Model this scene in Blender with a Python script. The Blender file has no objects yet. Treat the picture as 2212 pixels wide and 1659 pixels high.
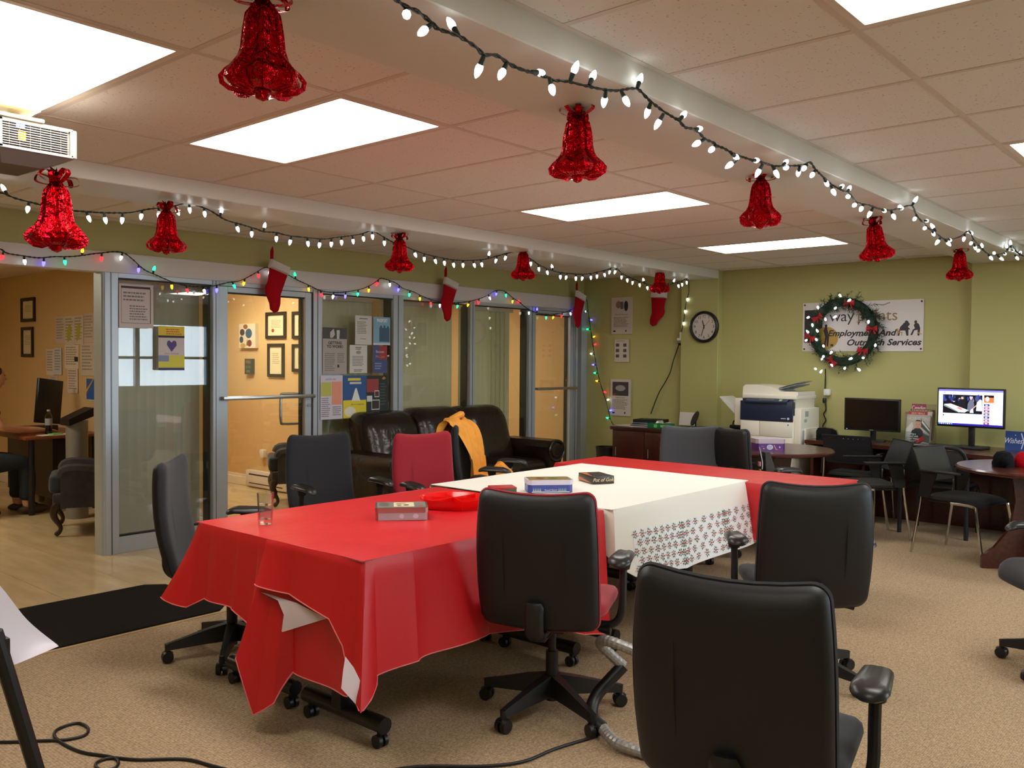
import bpy, bmesh, math, random
from mathutils import Vector, Matrix, Euler
random.seed(7)
SC = bpy.context.scene
COL = SC.collection
PI = math.pi
V = Vector

# ------------------------------------------------------------------ camera, world, exposure
CAMH = 1.49
FPX, YAW, PIT, ROL = 1906.74, 0.71377222, -0.0268209, 0.00805416
_f = V((math.cos(YAW)*math.cos(PIT), math.sin(YAW)*math.cos(PIT), math.sin(PIT)))
_r0 = _f.cross(V((0, 0, 1))).normalized(); _u0 = _r0.cross(_f)
_r = math.cos(ROL)*_r0 + math.sin(ROL)*_u0
_u = -math.sin(ROL)*_r0 + math.cos(ROL)*_u0
cam = bpy.data.cameras.new('camera'); camo = bpy.data.objects.new('camera', cam); COL.objects.link(camo)
cam.sensor_fit = 'HORIZONTAL'; cam.sensor_width = 36.0; cam.lens = 36.0*FPX/2212
cam.clip_start = 0.05; cam.clip_end = 200
camo.matrix_world = Matrix.Translation((0, 0, CAMH)) @ Matrix((_r, _u, -_f)).transposed().to_4x4()
SC.camera = camo

SKY = (0.80, 0.90, 1.0)
w = bpy.data.worlds.new('overcast_sky'); SC.world = w; w.use_nodes = True
w.node_tree.nodes['Background'].inputs[0].default_value = (*SKY, 1)
w.node_tree.nodes['Background'].inputs[1].default_value = 9.0
LAMP = 13.2          # radiance of the ceiling troffers
OFFICE_FILL = 23.0  # radiance of the unseen panels added to light the offices
SC.view_settings.view_transform = 'Standard'; SC.view_settings.look = 'None'
SC.view_settings.gamma = 1.0; SC.view_settings.use_curve_mapping = False
SC.view_settings.exposure = 0.0
SC.cycles.use_denoising = True
SC.cycles.max_bounces = 8; SC.cycles.diffuse_bounces = 5; SC.cycles.glossy_bounces = 4
SC.cycles.transparent_max_bounces = 16; SC.cycles.transmission_bounces = 8
SC.cycles.caustics_reflective = False; SC.cycles.caustics_refractive = False
SC.cycles.sample_clamp_indirect = 6.0
SC.cycles.use_fast_gi = False

def ray(x, y):
    return _f + _r*((x-1106)/FPX) - _u*((y-829.5)/FPX)
def PX(x, y, v):                       # point seen at pixel x, y on the plane X = v (room metres)
    d = ray(x, y); P = d*(v/d.x); P.z += CAMH; return P
def PY(x, y, v):
    d = ray(x, y); P = d*(v/d.y); P.z += CAMH; return P
def PZ(x, y, v):
    d = ray(x, y); P = d*((v-CAMH)/d.z); P.z += CAMH; return P

# ------------------------------------------------------------------ materials
def lin(c):
    return tuple(((v/255)/12.92 if v/255 <= 0.04045 else ((v/255+0.055)/1.055)**2.4) for v in c[:3])
_M = {}
def mat(name, col=(128, 128, 128), rough=0.5, metal=0.0, spec=0.5, var=None, bump=None, emit=None, coat=0, sheen=0, stretch=None):
    if name in _M: return _M[name]
    m = bpy.data.materials.new(name); m.use_nodes = True; nt = m.node_tree; b = nt.nodes['Principled BSDF']
    c = lin(col)
    b.inputs['Base Color'].default_value = (*c, 1); b.inputs['Roughness'].default_value = rough
    b.inputs['Metallic'].default_value = metal; b.inputs['Specular IOR Level'].default_value = spec
    if coat: b.inputs['Coat Weight'].default_value = coat; b.inputs['Coat Roughness'].default_value = 0.08
    if sheen: b.inputs['Sheen Weight'].default_value = sheen
    if var or bump:
        tc = nt.nodes.new('ShaderNodeTexCoord'); mp = nt.nodes.new('ShaderNodeMapping')
        nt.links.new(tc.outputs['Object'], mp.inputs[0])
        if stretch: mp.inputs['Scale'].default_value = stretch
    if var:
        sc, amt = var[0], var[1]
        n = nt.nodes.new('ShaderNodeTexNoise'); n.inputs['Scale'].default_value = sc; n.inputs['Detail'].default_value = 4
        nt.links.new(mp.outputs[0], n.inputs['Vector'])
        mr = nt.nodes.new('ShaderNodeMapRange'); mr.inputs[1].default_value = .3; mr.inputs[2].default_value = .7
        mr.inputs[3].default_value = 1-amt; mr.inputs[4].default_value = 1+amt
        nt.links.new(n.outputs['Fac'], mr.inputs[0])
        mx = nt.nodes.new('ShaderNodeVectorMath'); mx.operation = 'SCALE'; mx.inputs[0].default_value = c
        nt.links.new(mr.outputs[0], mx.inputs['Scale']); nt.links.new(mx.outputs[0], b.inputs['Base Color'])
    if bump:
        n = nt.nodes.new('ShaderNodeTexNoise'); n.inputs['Scale'].default_value = bump[0]; n.inputs['Detail'].default_value = 3
        nt.links.new(mp.outputs[0], n.inputs['Vector'])
        bp = nt.nodes.new('ShaderNodeBump'); bp.inputs['Strength'].default_value = bump[1]; bp.inputs['Distance'].default_value = bump[2] if len(bump) > 2 else .01
        nt.links.new(n.outputs['Fac'], bp.inputs['Height']); nt.links.new(bp.outputs[0], b.inputs['Normal'])
    if emit:
        b.inputs['Emission Color'].default_value = (*emit[0], 1); b.inputs['Emission Strength'].default_value = emit[1]
    _M[name] = m; return m
def ink(c, rough=.6):
    return mat('ink_%d_%d_%d' % tuple(c[:3]), c, rough)
def glow(name, col, strength):
    if name in _M: return _M[name]
    m = bpy.data.materials.new(name); m.use_nodes = True; nt = m.node_tree
    b = nt.nodes['Principled BSDF']; b.inputs['Base Color'].default_value = (*[min(1, x) for x in col], 1)
    b.inputs['Emission Color'].default_value = (*col, 1); b.inputs['Emission Strength'].default_value = strength
    b.inputs['Roughness'].default_value = .3
    _M[name] = m; return m
def glass(name, tint=(1, 1, 1), ior=1.5, boost=1.0, rough=0.0):
    if name in _M: return _M[name]
    m = bpy.data.materials.new(name); m.use_nodes = True; nt = m.node_tree; nt.nodes.clear()
    o = nt.nodes.new('ShaderNodeOutputMaterial'); t = nt.nodes.new('ShaderNodeBsdfTransparent'); g = nt.nodes.new('ShaderNodeBsdfGlossy')
    t.inputs[0].default_value = (*tint, 1); g.inputs['Roughness'].default_value = rough
    ge = nt.nodes.new('ShaderNodeNewGeometry'); dt = nt.nodes.new('ShaderNodeVectorMath'); dt.operation = 'DOT_PRODUCT'
    nt.links.new(ge.outputs['Incoming'], dt.inputs[0]); nt.links.new(ge.outputs['Normal'], dt.inputs[1])
    def mth(op, a, b):
        n = nt.nodes.new('ShaderNodeMath'); n.operation = op; n.use_clamp = op != 'SUBTRACT'
        for i, q in enumerate((a, b)):
            if isinstance(q, (int, float)): n.inputs[i].default_value = q
            elif q is not None: nt.links.new(q, n.inputs[i])
        return n.outputs[0]
    ab = mth('ABSOLUTE', dt.outputs['Value'], None); om = mth('SUBTRACT', 1.0, ab); pw = mth('POWER', om, 5.0)
    f0 = ((ior-1)/(ior+1))**2
    mu = nt.nodes.new('ShaderNodeMath'); mu.operation = 'MULTIPLY_ADD'; mu.use_clamp = True   # Schlick reflectance of one face
    mu.inputs[1].default_value = (1-f0)*boost; mu.inputs[2].default_value = f0*boost
    nt.links.new(pw, mu.inputs[0])
    mx = nt.nodes.new('ShaderNodeMixShader')
    nt.links.new(mu.outputs[0], mx.inputs[0])
    nt.links.new(t.outputs[0], mx.inputs[1]); nt.links.new(g.outputs[0], mx.inputs[2]); nt.links.new(mx.outputs[0], o.inputs[0])
    _M[name] = m; return m

# ------------------------------------------------------------------ object helpers
WM = {}
def setp(o, label=None, cat=None, group=None, kind=None):
    if label: o['label'] = label
    if cat: o['category'] = cat
    if group: o['group'] = group
    if kind: o['kind'] = kind
    return o
def thing(name, label, cat, loc=(0, 0, 0), rz=0, group=None, M=None, kind=None):
    o = bpy.data.objects.new(name, None); COL.objects.link(o); o.empty_display_size = .05
    if M is None: M = Matrix.Translation(V(loc)) @ Matrix.Rotation(rz, 4, 'Z')
    o.matrix_basis = M; WM[o.name] = M.copy()
    return setp(o, label, cat, group, kind)
def frameM(o, ux, uy):
    ux = V(ux).normalized(); uz = ux.cross(V(uy)).normalized(); uy = uz.cross(ux)
    return Matrix.Translation(V(o)) @ Matrix((ux, uy, uz)).transposed().to_4x4()

class MB:
    def __init__(s, *mats):
        s.v = []; s.f = []; s.mi = []; s.mats = list(mats); s.cur = 0
    def m(s, mt):
        if mt not in s.mats: s.mats.append(mt)
        s.cur = s.mats.index(mt); return s
    def add(s, vs, fs, M=None):
        n = len(s.v)
        s.v += [tuple(M @ V(p)) for p in vs] if M is not None else [tuple(p) for p in vs]
        for f in fs: s.f.append(tuple(i+n for i in f)); s.mi.append(s.cur)
        return s
    def box(s, c, d, M=None, bev=0, seg=2, taper=None):
        cx, cy, cz = c; x, y, z = d[0]/2, d[1]/2, d[2]/2
        t = taper or 1.0
        P = [(-x, -y, -z), (x, -y, -z), (x, y, -z), (-x, y, -z), (-x*t, -y*t, z), (x*t, -y*t, z), (x*t, y*t, z), (-x*t, y*t, z)]
        F = [(3, 2, 1, 0), (4, 5, 6, 7), (0, 1, 5, 4), (1, 2, 6, 5), (2, 3, 7, 6), (3, 0, 4, 7)]
        T = Matrix.Translation((cx, cy, cz))
        MM = (M @ T) if M is not None else T
        if bev > 0:
            bm = bmesh.new(); vv = [bm.verts.new(p) for p in P]
            for f in F: bm.faces.new([vv[i] for i in f])
            bmesh.ops.bevel(bm, geom=bm.edges[:], offset=min(bev, x*.98, y*.98, z*.98), segments=seg, profile=.5, affect='EDGES')
            bm.verts.index_update()
            P = [q.co.copy() for q in bm.verts]; F = [tuple(q.index for q in f.verts) for f in bm.faces]; bm.free()
        return s.add(P, F, MM)
    def bx(s, x0, x1, y0, y1, z0, z1, M=None, bev=0, seg=2):
        return s.box(((x0+x1)/2, (y0+y1)/2, (z0+z1)/2), (abs(x1-x0), abs(y1-y0), abs(z1-z0)), M, bev, seg)
    def ring(s, pts, rs, n, closed=False, caps=True, M=None, flat=None, phase=0):
        # sweep a circle of radius rs[i] along pts
        pts = [V(p) for p in pts]; N = len(pts)
        if not hasattr(rs, '__len__'): rs = [rs]*N
        vs = []; up = None
        for i in range(N):
            a = pts[i-1] if (i > 0 or closed) else pts[i]; b = pts[(i+1) % N] if (i < N-1 or closed) else pts[i]
            t = (b-a)
            if t.length < 1e-9: t = V((0, 0, 1))
            t.normalize()
            if up is None:
                up = V((0, 0, 1)) if abs(t.z) < .9 else V((1, 0, 0))
            sd = t.cross(up)
            if sd.length < 1e-6: sd = t.orthogonal()
            sd.normalize(); up = sd.cross(t).normalized()
            fx, fy = flat if flat else (1, 1)
            for k in range(n):
                an = 2*PI*k/n + phase
                vs.append(pts[i] + sd*(math.cos(an)*rs[i]*fx) + up*(math.sin(an)*rs[i]*fy))
        fs = []
        for i in range(N if closed else N-1):
            j = (i+1) % N
            for k in range(n):
                l = (k+1) % n
                fs.append((i*n+k, i*n+l, j*n+l, j*n+k))
        if caps and not closed:
            fs.append(tuple(range(n))[::-1]); fs.append(tuple((N-1)*n+k for k in range(n)))
        return s.add(vs, fs, M)
    def tube(s, pts, r, n=8, **k): return s.ring(pts, r, n, **k)
    def cyl(s, p0, p1, r0, r1=None, n=14, M=None, caps=True):
        return s.ring([p0, p1], [r0, r0 if r1 is None else r1], n, caps=caps, M=M)
    def lathe(s, prof, n=20, M=None, sx=1, sy=1, fn=None, caps=True):
        vs = []; fs = []
        for i, (r, z) in enumerate(prof):
            for k in range(n):
                a = 2*PI*k/n; rr = r*(fn(a, i) if fn else 1)
                vs.append((rr*math.cos(a)*sx, rr*math.sin(a)*sy, z))
        for i in range(len(prof)-1):
            for k in range(n):
                l = (k+1) % n; fs.append((i*n+k, i*n+l, (i+1)*n+l, (i+1)*n+k))
        if caps and prof[0][0] > 1e-6: fs.append(tuple(range(n))[::-1])
        if caps and prof[-1][0] > 1e-6: fs.append(tuple((len(prof)-1)*n+k for k in range(n)))
        return s.add(vs, fs, M)
    def prism(s, pts, z0, z1, M=None):
        n = len(pts)
        a = sum(pts[i][0]*pts[(i+1) % n][1]-pts[(i+1) % n][0]*pts[i][1] for i in range(n))
        if a < 0: pts = pts[::-1]
        vs = [(p[0], p[1], z0) for p in pts]+[(p[0], p[1], z1) for p in pts]
        fs = [tuple(range(n))[::-1], tuple(range(n, 2*n))]+[(i, (i+1) % n, n+(i+1) % n, n+i) for i in range(n)]
        return s.add(vs, fs, M)
    def poly(s, pts, M=None): return s.add(pts, [tuple(range(len(pts)))], M)
    def grid(s, fn, nu, nv, M=None, cu=False):
        vs = [fn(i/(nu if cu else nu-1) if cu else i/(nu-1), j/(nv-1)) for j in range(nv) for i in range(nu)]
        fs = []
        for j in range(nv-1):
            for i in range(nu if cu else nu-1):
                k = (i+1) % nu; fs.append((j*nu+i, j*nu+k, (j+1)*nu+k, (j+1)*nu+i))
        return s.add(vs, fs, M)
    def ball(s, c, r, n=12, m=8, M=None):
        r = r if hasattr(r, '__len__') else (r, r, r)
        def fn(u, v):
            a = 2*PI*u; b = PI*(v-.5)
            return V((c[0]+r[0]*math.cos(a)*math.cos(b), c[1]+r[1]*math.sin(a)*math.cos(b), c[2]+r[2]*math.sin(b)))
        return s.grid(fn, n, m, M, cu=True)
    def mesh(s, name, smooth=35):
        me = bpy.data.meshes.new(name); me.from_pydata(s.v, [], s.f)
        for mt in s.mats: me.materials.append(mt)
        me.polygons.foreach_set('material_index', s.mi)
        if smooth:
            me.polygons.foreach_set('use_smooth', [True]*len(me.polygons)); me.update()
            me.set_sharp_from_angle(angle=math.radians(smooth))
        me.update(); return me
    def obj(s, name, parent=None, smooth=35, world=False, label=None, cat=None, group=None, kind=None, clean=False, loc=None):
        if loc is not None and parent is None:      # mesh given in world coordinates, origin moved to loc
            L = V(loc); s.v = [tuple(V(p)-L) for p in s.v]
        if world and parent is not None:
            inv = gm(parent).inverted(); s.v = [tuple(inv @ V(p)) for p in s.v]
        me = s.mesh(name, smooth)
        if clean:
            bm = bmesh.new(); bm.from_mesh(me); bmesh.ops.remove_doubles(bm, verts=bm.verts[:], dist=1e-5)
            bmesh.ops.recalc_face_normals(bm, faces=bm.faces[:]); bm.to_mesh(me); bm.free()
        return link(name, me, parent, label, cat, group, kind, loc)
def gm(o):
    return WM[o.name]
def link(name, me, parent=None, label=None, cat=None, group=None, kind=None, loc=None, M=None):
    o = bpy.data.objects.new(name, me); COL.objects.link(o)
    if M is None: M = Matrix.Translation(V(loc)) if loc is not None else Matrix()
    o.matrix_basis = M
    if parent is not None: o.parent = parent
    WM[o.name] = (gm(parent) @ M) if parent is not None else M.copy()
    return setp(o, label, cat, group, kind)
def text(s, parent, M, size, mt, align='CENTER', name='lettering', ext=.0004, shear=0, sx=1, spacing=1, bold=0):
    c = bpy.data.curves.new(name, 'FONT'); c.body = s; c.size = size; c.align_x = align; c.align_y = 'CENTER'
    c.extrude = ext; c.shear = shear; c.space_character = spacing; c.resolution_u = 3; c.offset = bold
    c.materials.append(mt)
    o = bpy.data.objects.new(name, c); me = bpy.data.meshes.new_from_object(o); bpy.data.objects.remove(o); bpy.data.curves.remove(c)
    me.name = name
    if not me.materials: me.materials.append(mt)
    return link(name, me, parent, M=M @ Matrix.Diagonal((sx, 1, 1, 1)))
def dup(root, M, label=None, group=None):
    kids = list(root.children)
    r = root.copy(); COL.objects.link(r); r.matrix_basis = M; WM[r.name] = M.copy()
    if label: r['label'] = label
    if group: r['group'] = group
    for ch in kids:
        c = ch.copy(); COL.objects.link(c); c.parent = r
        for g in list(ch.children):
            d = g.copy(); COL.objects.link(d); d.parent = c
    return r
def TR(x, y, z, rz=0): return Matrix.Translation((x, y, z)) @ Matrix.Rotation(rz, 4, 'Z')
def RX(a): return Matrix.Rotation(a, 4, 'X')
def RY(a): return Matrix.Rotation(a, 4, 'Y')
def RZ(a): return Matrix.Rotation(a, 4, 'Z')
def T3(x, y, z): return Matrix.Translation((x, y, z))
def smooth_path(pts, k=4):
    pts = [V(p) for p in pts]; out = []
    for i in range(len(pts)-1):
        p0 = pts[max(i-1, 0)]; p1 = pts[i]; p2 = pts[i+1]; p3 = pts[min(i+2, len(pts)-1)]
        for j in range(k):
            t = j/k
            out.append(.5*((2*p1)+(p2-p0)*t+(2*p0-5*p1+4*p2-p3)*t*t+(3*p1-p0-3*p2+p3)*t**3))
    out.append(pts[-1]); return out

# a flat sheet (poster, paper, cover): local x right, y up, z out of the sheet; fractions 0..1
def sheet(name, label, cat, M, w, h, paper, items=(), thick=.0015, parent=None, rough=.55, group=None, metalm=None, part_label=None, wob=0, em=0):
    ink = (lambda c, r=.6: glow('screen_%d_%d_%d' % tuple(c), lin(c), em)) if em else globals()['ink']
    b = MB(metalm or ink(paper, rough))
    if wob:
        b.grid(lambda u, v: V((u*w, v*h, thick+wob*(math.sin(3.1*u+2*v)*.5+.5)*(1-v*.3))), 7, 7)
        b.grid(lambda u, v: V((u*w, v*h, wob*(math.sin(3.1*u+2*v)*.5+.5)*(1-v*.3)*.98)), 7, 7)
    else: b.bx(0, w, 0, h, 0, thick)
    me = b.mesh(name, 0)
    if parent is None:
        o = link(name, me, None, label, cat, group, None, None, M)
    else:
        o = link(name, me, parent, part_label, None, None, None, None, M)
    pr = MB(); lay = 0
    for it in items:
        lay += 1; z = thick+wob+.0003+lay*.00012
        k = it[0]
        if k == 'r':
            _, x, y, ww, hh, c = it; pr.m(ink(c, rough)); pr.poly([(x*w, y*h, z), ((x+ww)*w, y*h, z), ((x+ww)*w, (y+hh)*h, z), (x*w, (y+hh)*h, z)])
        elif k == 'e':
            _, x, y, rx, ry, c = it; pr.m(ink(c, rough)); pr.poly([((x+rx*math.cos(a*PI/10))*w, (y+ry*math.sin(a*PI/10))*h, z) for a in range(20)])
        elif k == 'p':
            _, ps, c = it; pr.m(ink(c, rough)); pr.poly([(x*w, y*h, z) for x, y in ps])
        elif k == 'l':      # text lines: x, y(top), w, n, dy, colour
            _, x, y, ww, n, dy, c = it; pr.m(ink(c, rough))
            for i in range(n):
                xx = x; end = x+ww*random.uniform(.75, 1)
                while xx < end-.01*ww:
                    l = min(ww*random.uniform(.05, .16), end-xx); yy = y-i*dy
                    pr.poly([(xx*w, (yy-dy*.25)*h, z), ((xx+l)*w, (yy-dy*.25)*h, z), ((xx+l)*w, (yy+dy*.2)*h, z), (xx*w, (yy+dy*.2)*h, z)])
                    xx += l+ww*.025
        elif k == 't':      # x, y centre, size (fraction of h), string, colour, [align, shear, sx]
            _, x, y, sz, st, c = it[:6]; ex = it[6] if len(it) > 6 else {}
            text(st, o, T3(x*w, y*h, z), sz*h, ink(c, rough), **{'ext': 0.0001, **ex})
    if pr.f:
        pm = pr.mesh('print', 0); link('print', pm, o, kind='stuff')
    return o
# ------------------------------------------------------------------ shared materials
def two(m, col2, kind, scale, lo, hi, **kw):
    pass
CREAM = mat('white_paint', (222, 216, 208), .45)
BEAMP = mat('beam_paint', (222, 220, 214), .38, bump=(60, .05))
GREEN = mat('green_wall_paint', (184, 180, 118), .55, bump=(220, .12, .002))
TAN = mat('tan_wall_paint', (214, 180, 128), .55, bump=(220, .1, .002))
ALU = mat('aluminium', (176, 184, 192), .38, .35)
ALUD = mat('dark_gasket', (28, 26, 24), .5)
BLACKP = mat('black_plastic', (20, 20, 22), .42)
BLACKS = mat('black_shell', (17, 18, 21), .5, bump=(400, .06, .002))
CHROME = mat('chrome', (210, 210, 212), .12, 1.0)
STEEL = mat('brushed_steel', (180, 180, 178), .3, 1.0)
WOODD = mat('mahogany_laminate', (70, 30, 24), .28, var=(5, .3), stretch=(1, 9, 9), coat=.3)
PAPERW = mat('white_paper', (232, 230, 226), .6)
TILEC = mat('ceiling_tile_face', (226, 214, 206), .85)
def _tile():
    nt = TILEC.node_tree; b = nt.nodes['Principled BSDF']
    tc = nt.nodes.new('ShaderNodeTexCoord'); g = nt.nodes.new('ShaderNodeNewGeometry')
    v = nt.nodes.new('ShaderNodeTexVoronoi'); v.inputs['Scale'].default_value = 55; v.inputs['Randomness'].default_value = 1
    n = nt.nodes.new('ShaderNodeTexNoise'); n.inputs['Scale'].default_value = 30
    nt.links.new(g.outputs['Position'], v.inputs['Vector']); nt.links.new(g.outputs['Position'], n.inputs['Vector'])
    ad = nt.nodes.new('ShaderNodeMath'); ad.operation = 'MULTIPLY_ADD'; ad.inputs[1].default_value = .35; ad.inputs[2].default_value = -.02
    nt.links.new(n.outputs['Fac'], ad.inputs[0])
    lt = nt.nodes.new('ShaderNodeMath'); lt.operation = 'LESS_THAN'
    nt.links.new(v.outputs['Distance'], lt.inputs[0]); nt.links.new(ad.outputs[0], lt.inputs[1])
    mx = nt.nodes.new('ShaderNodeMix'); mx.data_type = 'RGBA'
    mx.inputs[6].default_value = (*lin((232, 228, 224)), 1); mx.inputs[7].default_value = (*lin((196, 184, 178)), 1)
    nt.links.new(lt.outputs[0], mx.inputs[0]); nt.links.new(mx.outputs[2], b.inputs['Base Color'])
_tile()
CARPET = mat('woven_carpet', (150, 122, 88), .95, spec=.1)
def _carpet():
    nt = CARPET.node_tree; b = nt.nodes['Principled BSDF']
    g = nt.nodes.new('ShaderNodeNewGeometry')
    mp = nt.nodes.new('ShaderNodeMapping'); mp.inputs['Scale'].default_value = (85, 130, 85)
    nt.links.new(g.outputs['Position'], mp.inputs[0])
    v = nt.nodes.new('ShaderNodeTexVoronoi'); v.inputs['Scale'].default_value = 1; v.inputs['Randomness'].default_value = .45
    nt.links.new(mp.outputs[0], v.inputs['Vector'])
    n = nt.nodes.new('ShaderNodeTexNoise'); n.inputs['Scale'].default_value = 60; n.inputs['Detail'].default_value = 5; n.inputs['Roughness'].default_value = .7
    nt.links.new(g.outputs['Position'], n.inputs['Vector'])
    n2 = nt.nodes.new('ShaderNodeTexNoise'); n2.inputs['Scale'].default_value = 1.1
    nt.links.new(g.outputs['Position'], n2.inputs['Vector'])
    mr = nt.nodes.new('ShaderNodeMapRange'); mr.inputs[1].default_value = 0; mr.inputs[2].default_value = .75; mr.inputs[3].default_value = 1.18; mr.inputs[4].default_value = .55
    nt.links.new(v.outputs['Distance'], mr.inputs[0])
    mr2 = nt.nodes.new('ShaderNodeMapRange'); mr2.inputs[1].default_value = .25; mr2.inputs[2].default_value = .75; mr2.inputs[3].default_value = .72; mr2.inputs[4].default_value = 1.28
    nt.links.new(n.outputs['Fac'], mr2.inputs[0])
    mu = nt.nodes.new('ShaderNodeMath'); mu.operation = 'MULTIPLY'
    nt.links.new(mr.outputs[0], mu.inputs[0]); nt.links.new(mr2.outputs[0], mu.inputs[1])
    sc = nt.nodes.new('ShaderNodeVectorMath'); sc.operation = 'SCALE'; sc.inputs[0].default_value = lin((184, 158, 126))
    nt.links.new(mu.outputs[0], sc.inputs['Scale']); nt.links.new(sc.outputs[0], b.inputs['Base Color'])
    bp = nt.nodes.new('ShaderNodeBump'); bp.inputs['Strength'].default_value = .5; bp.inputs['Distance'].default_value = .004
    nt.links.new(mr.outputs[0], bp.inputs['Height']); nt.links.new(bp.outputs[0], b.inputs['Normal'])
_carpet()
MARBLE = mat('marble_tile', (206, 180, 138), .14, var=(2.2, .13), stretch=(4, .8, 1), spec=.5)
_mb = MARBLE.node_tree
for _n in _mb.nodes:
    if _n.type == 'TEX_COORD':
        _g = _mb.nodes.new('ShaderNodeNewGeometry')
        for _l in list(_mb.links):
            if _l.from_node == _n: _mb.links.new(_g.outputs['Position'], _l.to_socket)
        break
GLASS = glass('clear_glass', (.93, .95, .94), 1.5, 1.6)
GLASSW = glass('window_glass', (.95, .97, .97), 1.5, 1.0)
LENS = glow('troffer_lens', (1.0, .985, .93), LAMP)
LENSO = glow('office_fill_lens', (1.0, .9, .70), OFFICE_FILL)

# ------------------------------------------------------------------ room shell
X0, X1, Y0, Y1, ZC = -2.2, 9.05, -2.3, 6.64, 2.51
BL0, BL1, BR0, BR1, ZB = 4.72, 5.19, 1.68, 2.15, 2.417
YO = 11.6; ZO = 2.41
# floor with carpet, binding strip and marble tiles
b = MB(mat('grout', (150, 132, 104), .8)); b.bx(X0-.2, X1+.2, Y0-.2, YO+.2, -.12, -.004)
floor = b.obj('floor', None, 0, kind='structure', label='floor of tan woven carpet and beige marble tiles')
b = MB(CARPET); b.bx(X0, X1, Y0, 4.635, -.004, 0); b.obj('carpet', floor, 0, label='tan woven carpet')
b = MB(mat('carpet_binding', (176, 146, 104), .8)); b.bx(X0, X1, 4.63, 4.655, -.004, .005, bev=.002); b.obj('binding_strip', floor)
P = .457; g = .0018
tb = MB(MARBLE); tb.bx(-P/2+g, P/2-g, -P/2+g, P/2-g, -.004, 0)
tme = tb.mesh('floor_tile', 0)
rest = MB(MARBLE)
nx0 = int((X0-2.28)/P)-1
for i in range(nx0, 16):
    for j in range(0, 16):
        xa, xb = 2.28+i*P, 2.28+(i+1)*P; ya, yb = 4.655+j*P, 4.655+(j+1)*P
        if xb < X0+.05 or xa > X1-.05 or ya > YO: continue
        if -.2 < xa < 6.2 and yb < 9.9 and xb < X1:
            link('floor_tile', tme, floor, M=T3((xa+xb)/2, (ya+yb)/2, 0))
        else:
            rest.bx(max(xa, X0)+g, min(xb, X1)-g, ya+g, min(yb, YO)-g, -.004, 0)
o = rest.obj('floor_tile', floor, 0); o['kind'] = 'stuff'
# ceiling
b = MB(CREAM); b.bx(X0-.2, X1+.2, Y0-.2, Y1+.1, ZC+.028, ZC+.2)
ceil = b.obj('ceiling', None, 0, kind='structure', label='suspended ceiling of speckled white tiles')
GX = 2.15; PXT = .6096
LIGHTS = [('M', -2), ('M', 0), ('M', 4), ('M', 8), ('R', -4), ('R', 0), ('R', 4), ('R', 8)]
bays = {'L': [BL1, 5.26, 6.48, Y1], 'M': [BR1, 2.755, 3.975, BL0], 'R': [Y0, -1.44, -.22, 1.0, BR0]}
lit = {('M', -2, 1), ('M', 0, 1), ('M', 4, 1), ('M', 8, 1), ('R', -4, 2), ('R', 0, 2), ('R', 4, 2), ('R', 8, 2)}
tcache = {}
rail = MB(mat('ceiling_rail_paint', (214, 202, 192), .5))
for bay, ys in bays.items():
    for j in range(len(ys)-1):
        ya, yb = ys[j], ys[j+1]
        for i in range(-8, 13):
            xa, xb = GX+i*PXT, GX+(i+1)*PXT
            if xb <= X0+.02 or xa >= X1-.02: continue
            xa2, xb2 = max(xa, X0), min(xb, X1)
            if (bay, i, j) in lit: continue
            sx, sy = round(xb2-xa2, 4), round(yb-ya, 4)
            if (sx, sy) not in tcache:
                t = MB(TILEC); t.bx(-sx/2+.011, sx/2-.011, -sy/2+.011, sy/2-.011, .002, .016); tcache[(sx, sy)] = t.mesh('ceiling_tile', 0)
            link('ceiling_tile', tcache[(sx, sy)], ceil, M=T3((xa2+xb2)/2, (ya+yb)/2, ZC))
    RP = mat('ceiling_rail_paint')
    for yy in ys[1:-1]:
        r = MB(RP); r.bx(X0, X1, yy-.012, yy+.012, ZC-.001, ZC+.03); r.obj('ceiling_rail', ceil, 0)
    for i in range(-8, 13):
        x = GX+i*PXT
        if X0 < x < X1: r = MB(RP); r.bx(x-.012, x+.012, ys[0], ys[-1], ZC, ZC+.03); r.obj('ceiling_rail', ceil, 0)
    for yy, s in ((ys[0], 1), (ys[-1], -1)):
        r = MB(RP); r.bx(X0, X1, min(yy, yy+s*.022), max(yy, yy+s*.022), ZC-.001, ZC+.002); r.obj('edge_trim', ceil, 0)
# beams
for n, (ya, yb) in (('trim_1', (BL0, BL1)), ('trim_2', (BR0, BR1))):
    b = MB(BEAMP); b.bx(X0, X1-.1, ya, yb, ZB, ZC+.05, bev=.004, seg=1)
    b.obj(n, None, 30, kind='structure', label='boxed white ceiling beam running down the room')
# back wall with pilasters
b = MB(GREEN); b.bx(X1, X1+.15, Y0-.15, Y1+.12, -.1, ZC+.15)
wb = b.obj('wall_back', None, 0, kind='structure', label='olive green back wall')
for ya, yb in ((BL0, BL1), (BR0, BR1)):
    b = MB(GREEN); b.bx(X1-.1, X1, ya, yb, 0, ZC+.05, bev=.004, seg=1); b.obj('pilaster', wb, 30)
b = MB(GREEN); b.bx(X0-.15, X0, Y0-.15, YO+.2, -.1, ZC+.15); b.obj('wall_front', None, 0, kind='structure', label='wall behind the viewer')
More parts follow.
